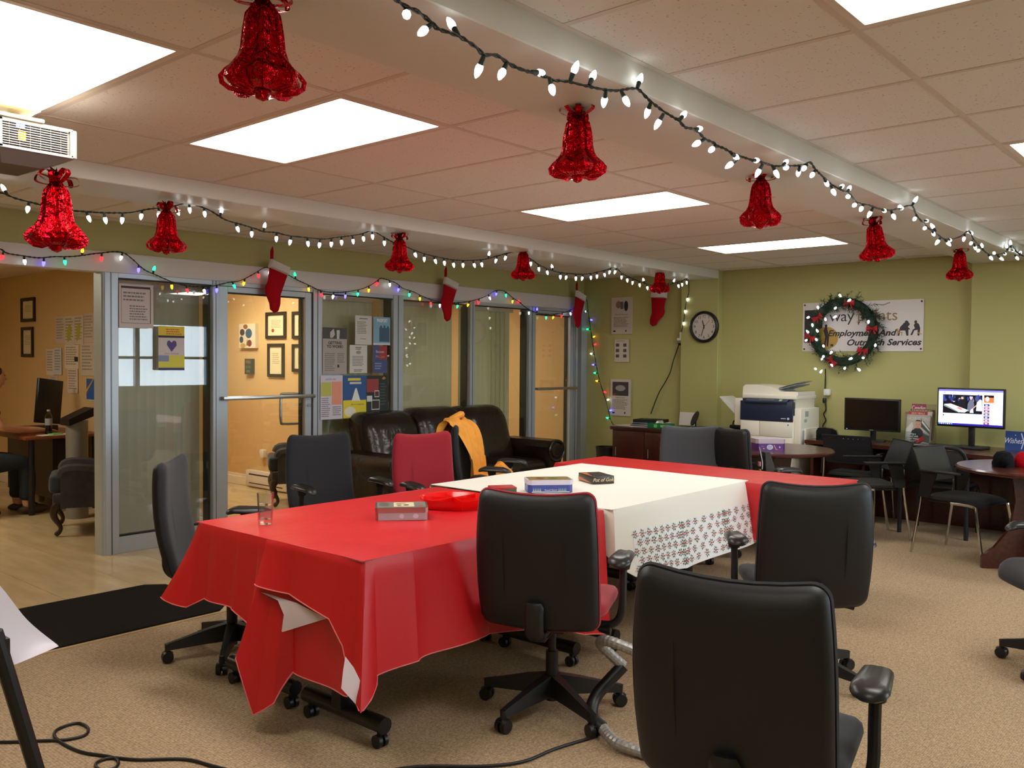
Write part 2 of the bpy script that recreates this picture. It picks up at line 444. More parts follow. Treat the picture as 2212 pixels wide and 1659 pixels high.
# right wall with windows
b = MB(GREEN); b.bx(X0, X1, Y0-.15, Y0, -.1, .92); b.bx(X0, X1, Y0-.15, Y0, 2.14, ZC+.15); b.bx(X0, 3.3, Y0-.15, Y0, .92, 2.14)
b.obj('wall_right', None, 0, kind='structure', label='green wall with a row of windows')
for k, (xa, xb) in enumerate(((3.3, 4.75), (4.75, 6.2), (6.2, 7.65), (7.65, 9.05))):
    wn = thing('window_%d' % (k+5), 'aluminium framed outside window', None, (0, 0, 0), kind='structure')
    f = MB(ALU); f.bx(xa, xa+.04, Y0-.12, Y0-.03, .92, 2.14); f.bx(xb-.04, xb, Y0-.12, Y0-.03, .92, 2.14)
    f.bx(xa, xb, Y0-.12, Y0-.03, .92, .97); f.bx(xa, xb, Y0-.12, Y0-.03, 2.09, 2.14); f.bx(xa, xb, Y0-.12, Y0-.03, 1.46, 1.51)
    f.obj('frame', wn, 0); p = MB(GLASSW); p.bx(xa+.02, xb-.02, Y0-.08, Y0-.076, .95, 2.12); p.obj('pane', wn, 0)
b = MB(mat('ground_block_grey', (150, 150, 150), .9)); b.bx(-30, 45, -40, Y0-.15, -.6, -.3); b.obj('ground_light_block', None, 0, kind='structure', label='unseen grey ground added to block sky light from below')  # unseen ground, added so no sky light reaches the ceiling from below

# ------------------------------------------------------------------ storefront partition on the left
b = MB(GREEN); b.bx(X0, X1, Y1, Y1+.1, 2.277, ZC+.15)
wl = b.obj('wall_left', None, 0, kind='structure', label='green bulkhead above the glass office fronts')
b = MB(mat('header_paint', (214, 206, 204), .35)); b.bx(X0, X1, Y1-.025, Y1+.1, 2.123, 2.277, bev=.004, seg=1)
b.obj('trim_3', None, 30, kind='structure', label='white header board above the glass office fronts')
YA, YB = Y1-.04, Y1+.08
def mullion(par, xa, xb, z0=0, z1=2.123, dark=True, nm='mullion'):
    m = MB(ALU); m.bx(xa, xb, YA, YB, z0, z1, bev=.004, seg=1)
    m.m(mat('mullion_groove', (110, 112, 114), .4, .5)); m.bx(xa+(xb-xa)*.42, xa+(xb-xa)*.5, YA-.003, YA+.01, z0, z1)
    m.obj(nm, par)
    if dark:
        d = MB(ALUD); d.bx(xa-.012, xa, YA+.05, YB+.02, z0, z1); d.obj('gasket', par, 0)
def front_panel(n, xa, xb, label):
    wn = thing('window_%d' % n, label, None, (0, 0, 0), kind='structure')
    p = MB(GLASS); p.bx(xa, xb, YA+.035, YA+.041, .13, 2.09); p.obj('pane', wn, 0)
    s = MB(ALU); s.bx(xa, xb, YA+.01, YB, 0, .125, bev=.003, seg=1); s.obj('sill_panel', wn)
    h = MB(ALU); h.bx(xa, xb, YA+.01, YB, 2.09, 2.123); h.obj('head_rail', wn)
    g_ = MB(ALUD); g_.bx(xa, xb, YA+.02, YA+.06, .125, .137); g_.obj('gasket', wn, 0)
    g_ = MB(ALUD); g_.bx(xa, xb, YA+.02, YA+.06, 2.078, 2.09); g_.obj('gasket', wn, 0)
    return wn
w1 = front_panel(1, 3.09, 3.87, 'glass panel beside the office opening'); mullion(w1, 2.985, 3.09, dark=False); mullion(w1, 3.87, 3.93)
# the opening's end post: a second, rounder face towards the opening
e = MB(ALU); e.cyl((2.995, YA+.03, 0), (2.995, YA+.03, 2.123), .028, n=12); e.bx(2.967, 3.0, YA+.03, YB+.02, 0, 2.123); e.obj('corner_post', w1)
w2 = front_panel(2, 4.97, 5.83, 'glass panel covered with posters'); mullion(w2, 4.87, 4.97, dark=False); mullion(w2, 5.83, 5.96)
w3 = front_panel(3, 5.96, 6.93, 'glass panel with closed blinds behind the sofa'); mullion(w3, 6.93, 7.0)
w4 = front_panel(4, 7.0, 7.93, 'glass panel with blinds beside the far door'); mullion(w4, 7.93, 8.03)
def door(n, xa, xb, label, stl, str_, handle):
    d = thing('door_%d' % n, label, None, (0, 0, 0), kind='structure')
    s = MB(ALU)
    s.bx(xa, xa+stl, YA+.015, YB-.02, .01, 2.085, bev=.003, seg=1); s.obj('stile', d)
    s = MB(ALU); s.bx(xb-str_, xb, YA+.015, YB-.02, .01, 2.085, bev=.003, seg=1); s.obj('stile', d)
    s = MB(ALU); s.bx(xa+stl, xb-str_, YA+.015, YB-.02, 2.04, 2.085); s.obj('top_rail', d)
    s = MB(ALU); s.bx(xa+stl, xb-str_, YA+.015, YB-.02, .01, .12); s.obj('bottom_rail', d)
    s = MB(ALU); s.bx(xa, xb, YA, YB, 2.09, 2.123); s.obj('head_rail', d)
    g_ = MB(ALUD); g_.bx(xa+stl, xb-str_, YA+.03, YA+.07, 2.028, 2.04); g_.bx(xb-str_-.012, xb-str_, YA+.06, YB-.02, .12, 2.04); g_.obj('gasket', d, 0)
    p = MB(GLASS); p.bx(xa+stl, xb-str_, YA+.04, YA+.046, .12, 2.04); p.obj('pane', d, 0)
    pb = MB(STEEL); z = 1.155
    pb.bx(xa+.01, xb+.0, YA-.05, YA-.03, z-.016, z+.016, bev=.005); pb.bx(xa+.02, xa+.06, YA-.04, YA+.016, z-.014, z+.014); pb.bx(xb-.06, xb-.02, YA-.04, YA+.016, z-.014, z+.014)
    pb.obj('push_bar', d)
    if handle:
        h = MB(STEEL); x = xb-str_-.15
        h.tube(smooth_path([(xb-str_+.02, YB+.0, 1.17), (x+.03, YB+.05, 1.17), (x, YB+.05, 1.14), (x, YB+.05, .93), (x+.03, YB+.05, .9), (xb-str_+.02, YB, .9)], 4), .012, 8); h.obj('pull_handle', d)
        k = MB(CHROME); k.cyl((xb-.035, YA+.02, 1.07), (xb-.035, YA-.005, 1.07), .016, n=14); k.obj('lock', d)
        k = MB(ALUD); k.bx(xb, xb+.014, YA+.01, YB, 0, 2.09); k.obj('gasket', d, 0)
    return d
door(1, 3.93, 4.86, 'glass office door with push bar', .085, .07, True)
door(2, 8.03, 8.8, 'far glass office door with push bar', .03, .07, False)
b = MB(ALU); b.bx(8.8, 8.87, YA, YB, 0, 2.123); b.bx(8.93, X1, YA-.01, YB, 0, 2.123); b.m(ALUD); b.bx(8.815, 8.822, YA-.002, YA+.01, 0, 2.1)
b.m(GLASS); b.bx(8.87, 8.93, YA+.04, YA+.05, 0, 2.123)
b.obj('trim_4', None, 0, kind='structure', label='aluminium jamb at the far corner')
# office walls
b = MB(TAN); b.bx(3.95, 3.99, YB, YO, 0, ZO+.1); woff = b.obj('wall_office_left', None, 0, kind='structure', label='tan office wall')
b = MB(TAN); b.bx(5.76, 5.86, YB+.02, YO, 0, ZO+.1); b.obj('wall_office_middle', None, 0, kind='structure', label='tan office wall with certificates')
b = MB(TAN); b.bx(X1-.005, X1+.15, Y1+.1, YO, -.1, ZO+.1); b.obj('wall_office_right', None, 0, kind='structure', label='tan far office wall')
b = MB(TAN); b.bx(X0, X1, YO, YO+.15, -.1, ZO+.15); b.obj('wall_office_back', None, 0, kind='structure', label='tan office back wall')
b = MB(CREAM); b.bx(X0, X1, Y1+.1, YO, ZO, ZO+.12); b.obj('ceiling_office', None, 0, kind='structure', label='plain office ceiling')
for nme, (xa, xb) in (('baseboard_middle', (5.742, 5.76)), ('baseboard_right', (X1-.025, X1-.005)), ('baseboard_left', (3.932, 3.95))):
    b = MB(mat('baseboard_paint', (232, 222, 200), .4)); b.bx(xa, xb, YB+.02, YO, 0, .1, bev=.004, seg=1); b.bx(min(xa, xb)+.006, xb, YB+.02, YO, .1, .13)
    b.obj(nme, None, 0, kind='structure')

# ------------------------------------------------------------------ lamps
def troffer(x, y, z, sx, sy, label, lens, group):
    t = thing('ceiling_light', label, 'ceiling light', (x, y, z), 0, group)
    f = MB(mat('troffer_frame', (226, 214, 200), .35)); q = .026
    f.bx(-sx/2, -sx/2+q, -sy/2, sy/2, -.002, .03); f.bx(sx/2-q, sx/2, -sy/2, sy/2, -.002, .03)
    f.bx(-sx/2+q, sx/2-q, -sy/2, -sy/2+q, -.002, .03); f.bx(-sx/2+q, sx/2-q, sy/2-q, sy/2, -.002, .03); f.obj('frame', t, 0)
    l = MB(lens); l.bx(-sx/2+q, sx/2-q, -sy/2+q, sy/2-q, .004, .02); l.obj('lens', t, 0)
names = {('M', -2): 'white fluorescent panel in the ceiling beside the projector', ('M', 0): 'white fluorescent panel between the beams, second from the projector',
         ('M', 4): 'white fluorescent panel between the beams, third from the projector', ('M', 8): 'white fluorescent panel between the beams nearest the green back wall',
         ('R', 0): 'white fluorescent panel at the top right beyond the beam', ('R', 4): 'sliver of white fluorescent panel at the right picture edge',
         ('R', -4): 'fluorescent panel behind the viewer', ('R', 8): 'fluorescent panel near the back wall beyond the right beam'}
for bay, i in LIGHTS:
    ya, yb = (2.755, 3.975) if bay == 'M' else (-.22, 1.0)
    troffer(GX+(i+.5)*PXT, (ya+yb)/2, ZC, PXT-.024, yb-ya-.024, names[(bay, i)], LENS, 'fluorescent panels in the main ceiling')
for x, y, lb in ((1.6, 8.4, 'unseen panel added to light the open office'), (4.9, 8.4, 'unseen panel added to light the certificate office'), (7.4, 8.4, 'unseen panel added to light the far office')):
    troffer(x, y, ZO-.025, .6, 1.2, lb, LENSO, 'unseen panels added to light the offices')  # panels out of view, added as a light source for each office

# ------------------------------------------------------------------ vertical blinds behind the glass
def blind(xa, xb, label, ang, y=YB+.14, col=(214, 204, 160)):
    t = thing('vertical_blind', label, 'blind', (0, 0, 0), 0, 'vertical blinds behind the office glass')
    SL = mat('blind_vinyl_%d' % col[0], col, .5)
    r = MB(mat('blind_track', (200, 198, 186), .4)); r.bx(xa, xb, y-.03, y+.03, 2.05, 2.09); r.obj('track', t, 0)
    s = MB(SL); s.grid(lambda u, v: V(((u-.5)*.089, .006*math.sin(PI*u)-.003, .012+v*2.04)), 5, 2); me = s.mesh('slat', 60)
    x = xa+.04; k = 0
    while x < xb-.03:
        a = ang(k) if callable(ang) else ang
        link('slat', me, t, M=TR(x, y, 0, math.radians(a))); x += .076; k += 1
    return t
blind(3.12, 3.93, 'grey vertical blind behind the glass panel by the office opening', lambda k: -14, col=(190, 188, 172))
blind(5.0, 5.76, 'cream vertical blind behind the poster panel', lambda k: -12, col=(196, 190, 158))
blind(5.97, 6.9, 'cream vertical blind behind the glass above the sofa left side', lambda k: -16)
blind(7.02, 7.9, 'cream vertical blind behind the glass beside the far door', lambda k: -18 if k < 6 else 4)
# ------------------------------------------------------------------ pads (cushions, shells, plastic parts with rounded outlines)
def rrect(wd, ht, r, n=6):
    r = max(.0005, min(r, wd/2-.0002, ht/2-.0002)); pts = []
    for cx, cy, a0 in ((wd/2-r, ht/2-r, 0), (-wd/2+r, ht/2-r, 90), (-wd/2+r, -ht/2+r, 180), (wd/2-r, -ht/2+r, 270)):
        for k in range(n+1):
            a = math.radians(a0+90*k/n); pts.append((cx+r*math.cos(a), cy+r*math.sin(a)))
    # extra points along the long sides so that a bend stays smooth
    out = []
    for i in range(len(pts)):
        p, q = pts[i], pts[(i+1) % len(pts)]; L = math.hypot(q[0]-p[0], q[1]-p[1]); m = max(1, int(L/.06)) if wd > .2 else 1
        for k in range(m): out.append((p[0]+(q[0]-p[0])*k/m, p[1]+(q[1]-p[1])*k/m))
    return out
def pad(mb, wd, ht, r, prof, warp=None, M=None, taper=None):
    base = rrect(wd, ht, r); n = len(base); rings = []
    for ins, z in prof:
        sx = max(.02, 1-2*ins/wd); sy = max(.02, 1-2*ins/ht)
        rings.append([(x*sx, y*sy, z) for x, y in base])
    vs = []
    for ring in rings:
        for (x, y, z) in ring:
            if taper: x *= taper(y)
            vs.append(warp(x, y, z) if warp else V((x, y, z)))
    fs = []
    for i in range(len(rings)-1):
        for k in range(n):
            l = (k+1) % n; fs.append((i*n+k, i*n+l, (i+1)*n+l, (i+1)*n+k))
    fs.append(tuple(range(n))[::-1]); fs.append(tuple((len(rings)-1)*n+k for k in range(n)))
    return mb.add(vs, fs, M)
def domed(th, bulge, r):        # profile of a cushion: flat underside, rounded rim, domed top
    return [(.05, 0), (.004, 0), (0, .004)]+[(r*(1-math.sin(a)), th-r+r*math.sin(a) if False else th-r*(1-math.sin(a))) for a in (0, .4, .8, 1.2, PI/2)]+[(r+.03, th+bulge*.45), (r+.08, th+bulge*.8), (r+.14, th+bulge)]

FABK = mat('charcoal_fabric', (44, 44, 48), .9, spec=.15, bump=(900, .25, .002), sheen=.15)
FABLIT = mat('grey_fabric_lit', (74, 76, 80), .9, spec=.15, bump=(900, .25, .002), sheen=.2)  # grey made lighter for the light falling on one chair's front
FABR = mat('red_fabric', (150, 34, 46), .85, spec=.15, bump=(900, .25, .002), sheen=.2)
ARMP = mat('armrest_vinyl', (34, 33, 32), .33, bump=(300, .05, .002))
_legme = None
def chair_meshes():
    global _legme
    if _legme: return _legme
    L = MB(BLACKP)
    prof = [(.03, .118, .03, .042), (.12, .108, .026, .034), (.24, .088, .019, .022), (.305, .078, .016, .016)]
    vs = []; fs = []
    for x, z, hw, hh in prof: vs += [(x, -hw, z-hh), (x, hw, z-hh), (x, hw*.7, z+hh), (x, -hw*.7, z+hh)]
    for i in range(3):
        for k in range(4): fs.append((i*4+k, i*4+(k+1) % 4, i*4+4+(k+1) % 4, i*4+4+k))
    fs.append((0, 3, 2, 1)[::-1]); fs.append((12, 13, 14, 15)); L.add(vs, fs)
    L.cyl((.305, 0, .092), (.305, 0, .046), .014, .012, 10)
    leg = L.mesh('leg', 30)
    C = MB(BLACKP)
    for s in (-1, 1): C.cyl((.305, s*.006, .029), (.305, s*.026, .029), .029, .026, 16)
    C.cyl((.305, -.01, .029), (.305, .01, .029), .012, n=8); C.add([(.28, -.012, .05), (.33, -.012, .05), (.33, .012, .05), (.28, .012, .05), (.29, -.012, .03), (.32, -.012, .03), (.32, .012, .03), (.29, .012, .03)], [(0, 1, 2, 3), (0, 4, 5, 1), (2, 6, 7, 3), (1, 5, 6, 2), (3, 7, 4, 0)])
    cas = C.mesh('caster', 30); _legme = (leg, cas); return _legme
def task_chair(x, y, deg, fab, label, dz=0.0, base=0, armz=.0, group='swivel task chairs'):
    t = thing('task_chair', label, 'chair', (x, y, 0), math.radians(deg), group)
    leg, cas = chair_meshes()
    for k in range(5):
        l = link('leg', leg, t, M=RZ(math.radians(base+72*k))); link('caster', cas, l)
    b = MB(BLACKP); b.cyl((0, 0, .07), (0, 0, .16), .042, .036, 18); b.cyl((0, 0, .05), (0, 0, .26), .027, n=16); b.cyl((0, 0, .25), (0, 0, .39+dz), .017, n=12); b.obj('gas_column', t)
    b = MB(BLACKP); b.bx(-.12, .1, -.08, .08, .36+dz, .43+dz, bev=.012); b.bx(-.27, -.1, -.035, .035, .37+dz, .41+dz, bev=.008)
    b.cyl((0, -.06, .375+dz), (0, -.2, .37+dz), .011, n=8); b.cyl((0, -.2, .37+dz), (0, -.25, .37+dz), .017, .03, 12)
    b.add([(-.02, -.08, .40+dz), (.06, -.08, .40+dz), (.05, -.17, .392+dz), (0, -.17, .392+dz), (-.02, -.08, .41+dz), (.06, -.08, .41+dz), (.05, -.17, .402+dz), (0, -.17, .402+dz)], [(3, 2, 1, 0), (4, 5, 6, 7), (0, 1, 5, 4), (1, 2, 6, 5), (2, 3, 7, 6), (3, 0, 4, 7)])
    b.obj('tilt_mechanism', t)
    sh = MB(BLACKS); wrp = lambda X, Y, Z: V((Y+.02, X, Z+.425+dz-.03*max(0, (Y-.12)/.13)**2+.02*(abs(X)/.25)**2))
    pad(sh, .49, .49, .1, [(.08, 0), (.02, .004), (0, .016)], wrp); sh.obj('seat_shell', t)
    s = MB(fab); pad(s, .51, .50, .12, [(.03, .014), (.004, .018), (0, .034), (.004, .052), (.016, .066), (.04, .074), (.1, .078), (.17, .079)], wrp); s.obj('seat', t)
    # backrest: curved shell and cushion
    zc = .685+dz; hh = .545
    def bw(X, Yv, Z):
        zz = Yv; xo = -.268-.13*(zz)-.05*max(0, -zz/.26)**2*0+.30*X*X-.035*math.cos(zz*5.0)
        return V((xo+Z, X, zc+zz+(.42*X*X*min(1, max(0, zz)/.2) if zz > 0 else .25*X*X*min(1, -zz/.2))))
    tp = lambda yy: 1-.07*max(0, yy/.26)**2-.02*max(0, -yy/.26)**3
    bk = MB(BLACKS); pad(bk, .49, hh, .04, [(.12, -.034), (.05, -.032), (.02, -.027), (.006, -.018), (0, -.004), (.003, .002)], bw, taper=tp); bk.obj('back_shell', t)
    fr = MB(fab); pad(fr, .50, hh+.012, .045, [(.002, .0), (-.002, .008), (.001, .02), (.012, .032), (.03, .038), (.08, .04), (.15, .04)], bw, taper=tp); fr.obj('backrest', t)
    br = MB(BLACKP); br.tube(smooth_path([(-.1, 0, .39+dz), (-.25, 0, .385+dz), (-.315, 0, .43+dz), (-.318, 0, .54+dz)], 5), [.03]*15+[.022], 8, flat=(1.3, .55)); br.obj('back_bracket', t)
    for sgn in (-1, 1):
        a = MB(BLACKP)
        a.tube(smooth_path([(.0, sgn*.07, .395+dz), (.0, sgn*.2, .385+dz), (.0, sgn*.265, .395+dz), (-.0, sgn*.295, .45+dz), (.01, sgn*.297, .56+dz), (.02, sgn*.297, .655+dz+armz)], 5), .0165, 10)
        a.cyl((.02, sgn*.297, .62+dz+armz), (.02, sgn*.297, .665+dz+armz), .026, .036, 14)
        arm = a.obj('arm', t)
        p = MB(ARMP); pad(p, .098, .25, .046, [(.03, 0), (.008, .003), (0, .012), (.002, .022), (.012, .031), (.03, .034)], lambda X, Y, Z: V((Y+.04, sgn*(.29)+X, .66+dz+armz+Z-.02*(Y/.12)**2-.01*max(0, Y/.12))), taper=lambda yy: 1-.25*max(0, yy/.125)); p.obj('arm_pad', arm)
    return t
task_chair(2.93, 2.30, 25, FABR, 'swivel chair with red front and black back at the near side of the table', base=10, dz=.005)
task_chair(4.015, 1.68, 36, FABK, 'black swivel chair seen from behind on the right of the white cloth', dz=-.01, base=-62)
task_chair(2.23, 1.045, 12, FABK, 'large black swivel chair closest to the viewer, cut by the bottom edge', base=20, dz=.005)
task_chair(2.42, 3.95, -42, FABK, 'black swivel chair seen side on at the left end of the red table', base=128, dz=.01)
task_chair(3.66, 4.66, -97, FABK, 'charcoal swivel chair facing the viewer behind the red table, left of the red one', base=0)
task_chair(4.22, 4.24, -100, FABR, 'red fabric swivel chair facing the viewer behind the table', base=30)
task_chair(5.05, 4.5, -62, FABK, 'black swivel chair with a yellow jacket hung over it', base=12, dz=.02)
task_chair(6.05, 3.34, -139, FABLIT, 'swivel chair with its front toned lit grey, facing the viewer behind the far red table', base=5)
task_chair(6.6, 3.09, -28, FABK, 'black swivel chair turned to the round table with the purple tin', base=40)
task_chair(4.97, .72, 131, FABK, 'grey black swivel chair cut by the right picture edge', base=25)

# ------------------------------------------------------------------ folding tables
TABTOP = mat('table_laminate', (196, 186, 170), .4)
TBLACK = mat('table_black_steel', (18, 18, 19), .35)
def training_table(x0, x1, y0, y1, label, along='x', z=.742):
    t = thing('training_table', label, 'table', ((x0+x1)/2, (y0+y1)/2, 0), 0, 'cloth covered training tables')
    lx, ly = (x1-x0)/2, (y1-y0)/2
    b = MB(TABTOP); b.bx(-lx, lx, -ly, ly, z-.028, z, bev=.004, seg=1); b.obj('tabletop', t)
    for s in (-1, 1):
        b = MB(TBLACK)
        if along == 'x': px_, py_, dx, dy = s*(lx-.13), 0, 0, ly-.03
        else: px_, py_, dx, dy = 0, s*(ly-.13), lx-.03, 0
        b.bx(px_-.045, px_+.045, py_-.03, py_+.03, .1, z-.028, bev=.008)
        b.cyl((px_-dx, py_-dy, .09), (px_+dx, py_+dy, .09), .032, n=14); b.bx(px_-max(dx, .06)*.8, px_+max(dx, .06)*.8, py_-max(dy, .06)*.8, py_+max(dy, .06)*.8, z-.05, z-.028)
        lg = b.obj('leg', t)
        for q in (-1, 1):
            c = MB(BLACKP); cx, cy = px_+q*(dx-.03 if dx else 0), py_+q*(dy-.03 if dy else 0)
            for e in (-1, 1): c.cyl((cx+e*.006, cy, .026), (cx+e*.022, cy, .026), .026, n=14)
            c.cyl((cx, cy, .03), (cx, cy, .065), .012, n=8); c.obj('caster', lg)
training_table(2.08, 3.56, 2.51, 3.065, 'training table under the red cloth on the viewer side')
training_table(2.08, 3.56, 3.085, 3.64, 'training table under the red cloth on the sofa side')
training_table(3.6, 5.0, 2.48, 3.06, 'training table under the white cloth on the viewer side')
training_table(3.6, 4.96, 3.085, 3.66, 'training table under the white cloth on the sofa side')
training_table(5.06, 5.6, 2.02, 3.86, 'training table under the far red cloth, set crosswise', 'y')

# ------------------------------------------------------------------ table cloths
REDC = mat('red_vinyl_cloth', (200, 26, 34), .36, spec=.45, bump=(26, .10, .01))
def _red():
    nt = REDC.node_tree; b = nt.nodes['Principled BSDF']
    n = nt.nodes.new('ShaderNodeTexNoise'); n.inputs['Scale'].default_value = 5
    g = nt.nodes.new('ShaderNodeNewGeometry'); nt.links.new(g.outputs['Position'], n.inputs['Vector'])
    mr = nt.nodes.new('ShaderNodeMapRange'); mr.inputs[3].default_value = .28; mr.inputs[4].default_value = .5
    nt.links.new(n.outputs['Fac'], mr.inputs[0]); nt.links.new(mr.outputs[0], b.inputs['Roughness'])
_red()
REDB = mat('white_cloth_backing', (226, 208, 214), .8)
HEMC = mat('cloth_hem', (226, 120, 120), .6)
WHC = mat('white_table_paper', (240, 238, 228), .55, bump=(9, .08, .01))
def lerp(a, b, t): return a+(b-a)*t
class Skirt:
    # path: list of (x, y, ox, oy, drop, flare) around the table edge
    def __init__(s, path, zt, fold=(.012, 22), n=200, curve=1.25):
        s.p = path; s.zt = zt; s.fold = fold; s.n = n; s.cv = curve
        L = [0]
        for a, b in zip(path, path[1:]): L.append(L[-1]+math.hypot(b[0]-a[0], b[1]-a[1])+.0001+.03*math.hypot(b[2]-a[2], b[3]-a[3]))
        s.L = L
    def at(s, u):
        t = u*s.L[-1]; i = 0
        while i < len(s.L)-2 and s.L[i+1] < t: i += 1
        k = (t-s.L[i])/(s.L[i+1]-s.L[i]); k = max(0, min(1, k)); k = k*k*(3-2*k) if s.p[i][2:4] != s.p[i+1][2:4] or s.p[i][5] != s.p[i+1][5] else k
        q = [lerp(a, b, k) for a, b in zip(s.p[i], s.p[i+1])]; l = math.hypot(q[2], q[3]) or 1
        q[2] /= l; q[3] /= l; return q, t
    def __call__(s, u, v):
        q, t = s.at(u); x, y, ox, oy, d, f = q
        vv = max(0, v)
        f2 = .008*min(1, vv*14)+f*vv**s.cv+s.fold[0]*vv*math.sin(s.fold[1]*t+1.3*math.sin(7*t))
        z = s.zt-d*vv-.006*min(1, vv*10)
        return V((x+ox*f2, y+oy*f2, z))
def cloth(name, label, mtl, back, x0, x1, y0, y1, zt, skirts, group, extra=None, hemc=True):
    t = thing(name, label, 'tablecloth', ((x0+x1)/2, (y0+y1)/2, zt), 0, group)
    b = MB(mtl)
    b.grid(lambda u, v: V((lerp(x0, x1, u), lerp(y0, y1, v), zt+.0012*math.sin(9*u+4*v)*math.sin(7*v))), 40, 20)
    for sk in skirts: b.grid(lambda u, v: sk(u, v), sk.n, 22)
    b.m(back)
    b.grid(lambda u, v: V((lerp(x0, x1, u), lerp(y0, y1, v), zt-.003)), 4, 4)
    for sk in skirts:
        def inner(u, v):
            p = sk(u, v); q, _ = sk.at(u); return V((p.x-q[2]*.0025, p.y-q[3]*.0025, p.z))
        b.grid(inner, sk.n, 14)
    b.obj('cloth', t, 60, world=True)
    if hemc:
        for sk in skirts:
            h = MB(HEMC); h.tube([sk(i/160, 1.0) for i in range(161)], .0028, 5); h.obj('hem', t, world=True)
    if extra: extra(t)
    return t
G = 'red tablecloths'
# cloth A: far one of the pair, seen at the left end
skA = Skirt([(3.56, 3.66, 0, 1, .3, .0), (2.3, 3.66, 0, 1, .3, .02), (2.13, 3.655, -.1, 1, .30, .03), (2.07, 3.645, -.6, .75, .34, .17), (2.06, 3.6, -1, .25, .36, .06),
             (2.06, 3.52, -1, .1, .31, .035), (2.06, 3.3, -1, 0, .31, .03), (2.06, 3.15, -1, .05, .36, .04), (2.06, 3.09, -1, .3, .46, .12), (2.06, 3.03, -1, .02, .67, .10), (2.06, 2.98, -1, -.5, .61, .08), (2.065, 2.92, -1, -.1, .5, .0), (2.075, 2.6, -1, 0, .52, -.01)], .7535, (.006, 30), 260)
def exA(t):
    b = MB(REDB); b.poly([PX(556, 1276, 2.02), PX(600, 1297, 2.0), PX(613, 1328, 2.0), PX(608, 1366, 2.03), PX(706, 1336, 2.058), PX(640, 1302, 2.03)]); b.obj('turned_edge', t, world=True, label='white cloth backing')
cloth('red_tablecloth', 'red vinyl tablecloth falling in long pleats at the left end of the near tables', REDC, REDB, 2.06, 3.57, 3.06, 3.66, .7535, [skA], G, exA)
# cloth B: viewer side
skB = Skirt([(2.055, 3.09, -1, 0, .17, .05), (2.055, 2.9, -1, 0, .18, .035), (2.055, 2.62, -1, 0, .22, .03), (2.06, 2.545, -1, -.1, .3, .04), (2.065, 2.51, -1, -.4, .42, .06), (2.075, 2.5, -.7, -.7, .50, .14), (2.11, 2.495, -.2, -1, .42, .03),
             (2.3, 2.49, 0, -1, .41, .02), (2.7, 2.49, 0, -1, .40, .03), (3.1, 2.49, 0, -1, .46, .05), (3.35, 2.49, 0, -1, .55, .04), (3.57, 2.49, 0, -1, .6, .05)], .7565, (.012, 17), 260)
def exB(t):
    b = MB(REDB); b.poly([PY(746, 1418, 2.435), PY(764, 1442, 2.43), PY(782, 1478, 2.425), PY(784, 1515, 2.42), PY(778, 1532, 2.42), PY(737, 1487, 2.44), PY(741, 1450, 2.44)]); b.obj('turned_corner', t, world=True, label='white cloth backing')
cloth('red_tablecloth', 'red vinyl tablecloth over the near table, on the viewer side', REDC, REDB, 2.055, 3.57, 2.49, 3.09, .7565, [skB], G, exB)
# far red cloth
skD = Skirt([(5.64, 3.92, 1, .3, .28, .02), (5.62, 3.93, .7, .7, .3, .06), (5.56, 3.93, 0, 1, .27, .02), (5.1, 3.93, 0, 1, .27, .02), (5.02, 3.93, -.7, .7, .3, .08), (5.02, 3.88, -1, 0, .3, .02), (5.02, 3.0, -1, 0, .34, .02), (5.02, 2.1, -1, 0, .33, .03), (5.02, 2.02, -.8, -.6, .36, .1), (5.06, 1.98, 0, -1, .3, .05), (5.5, 1.98, 0, -1, .3, .05), (5.6, 1.98, .7, -.7, .3, .08), (5.64, 2.05, 1, 0, .28, .03), (5.64, 3.9, 1, 0, .28, .03)], .752, (.01, 20), 260)
cloth('red_tablecloth', 'red vinyl tablecloth over the crosswise far table', REDC, REDB, 5.02, 5.64, 1.98, 3.93, .752, [skD], G)
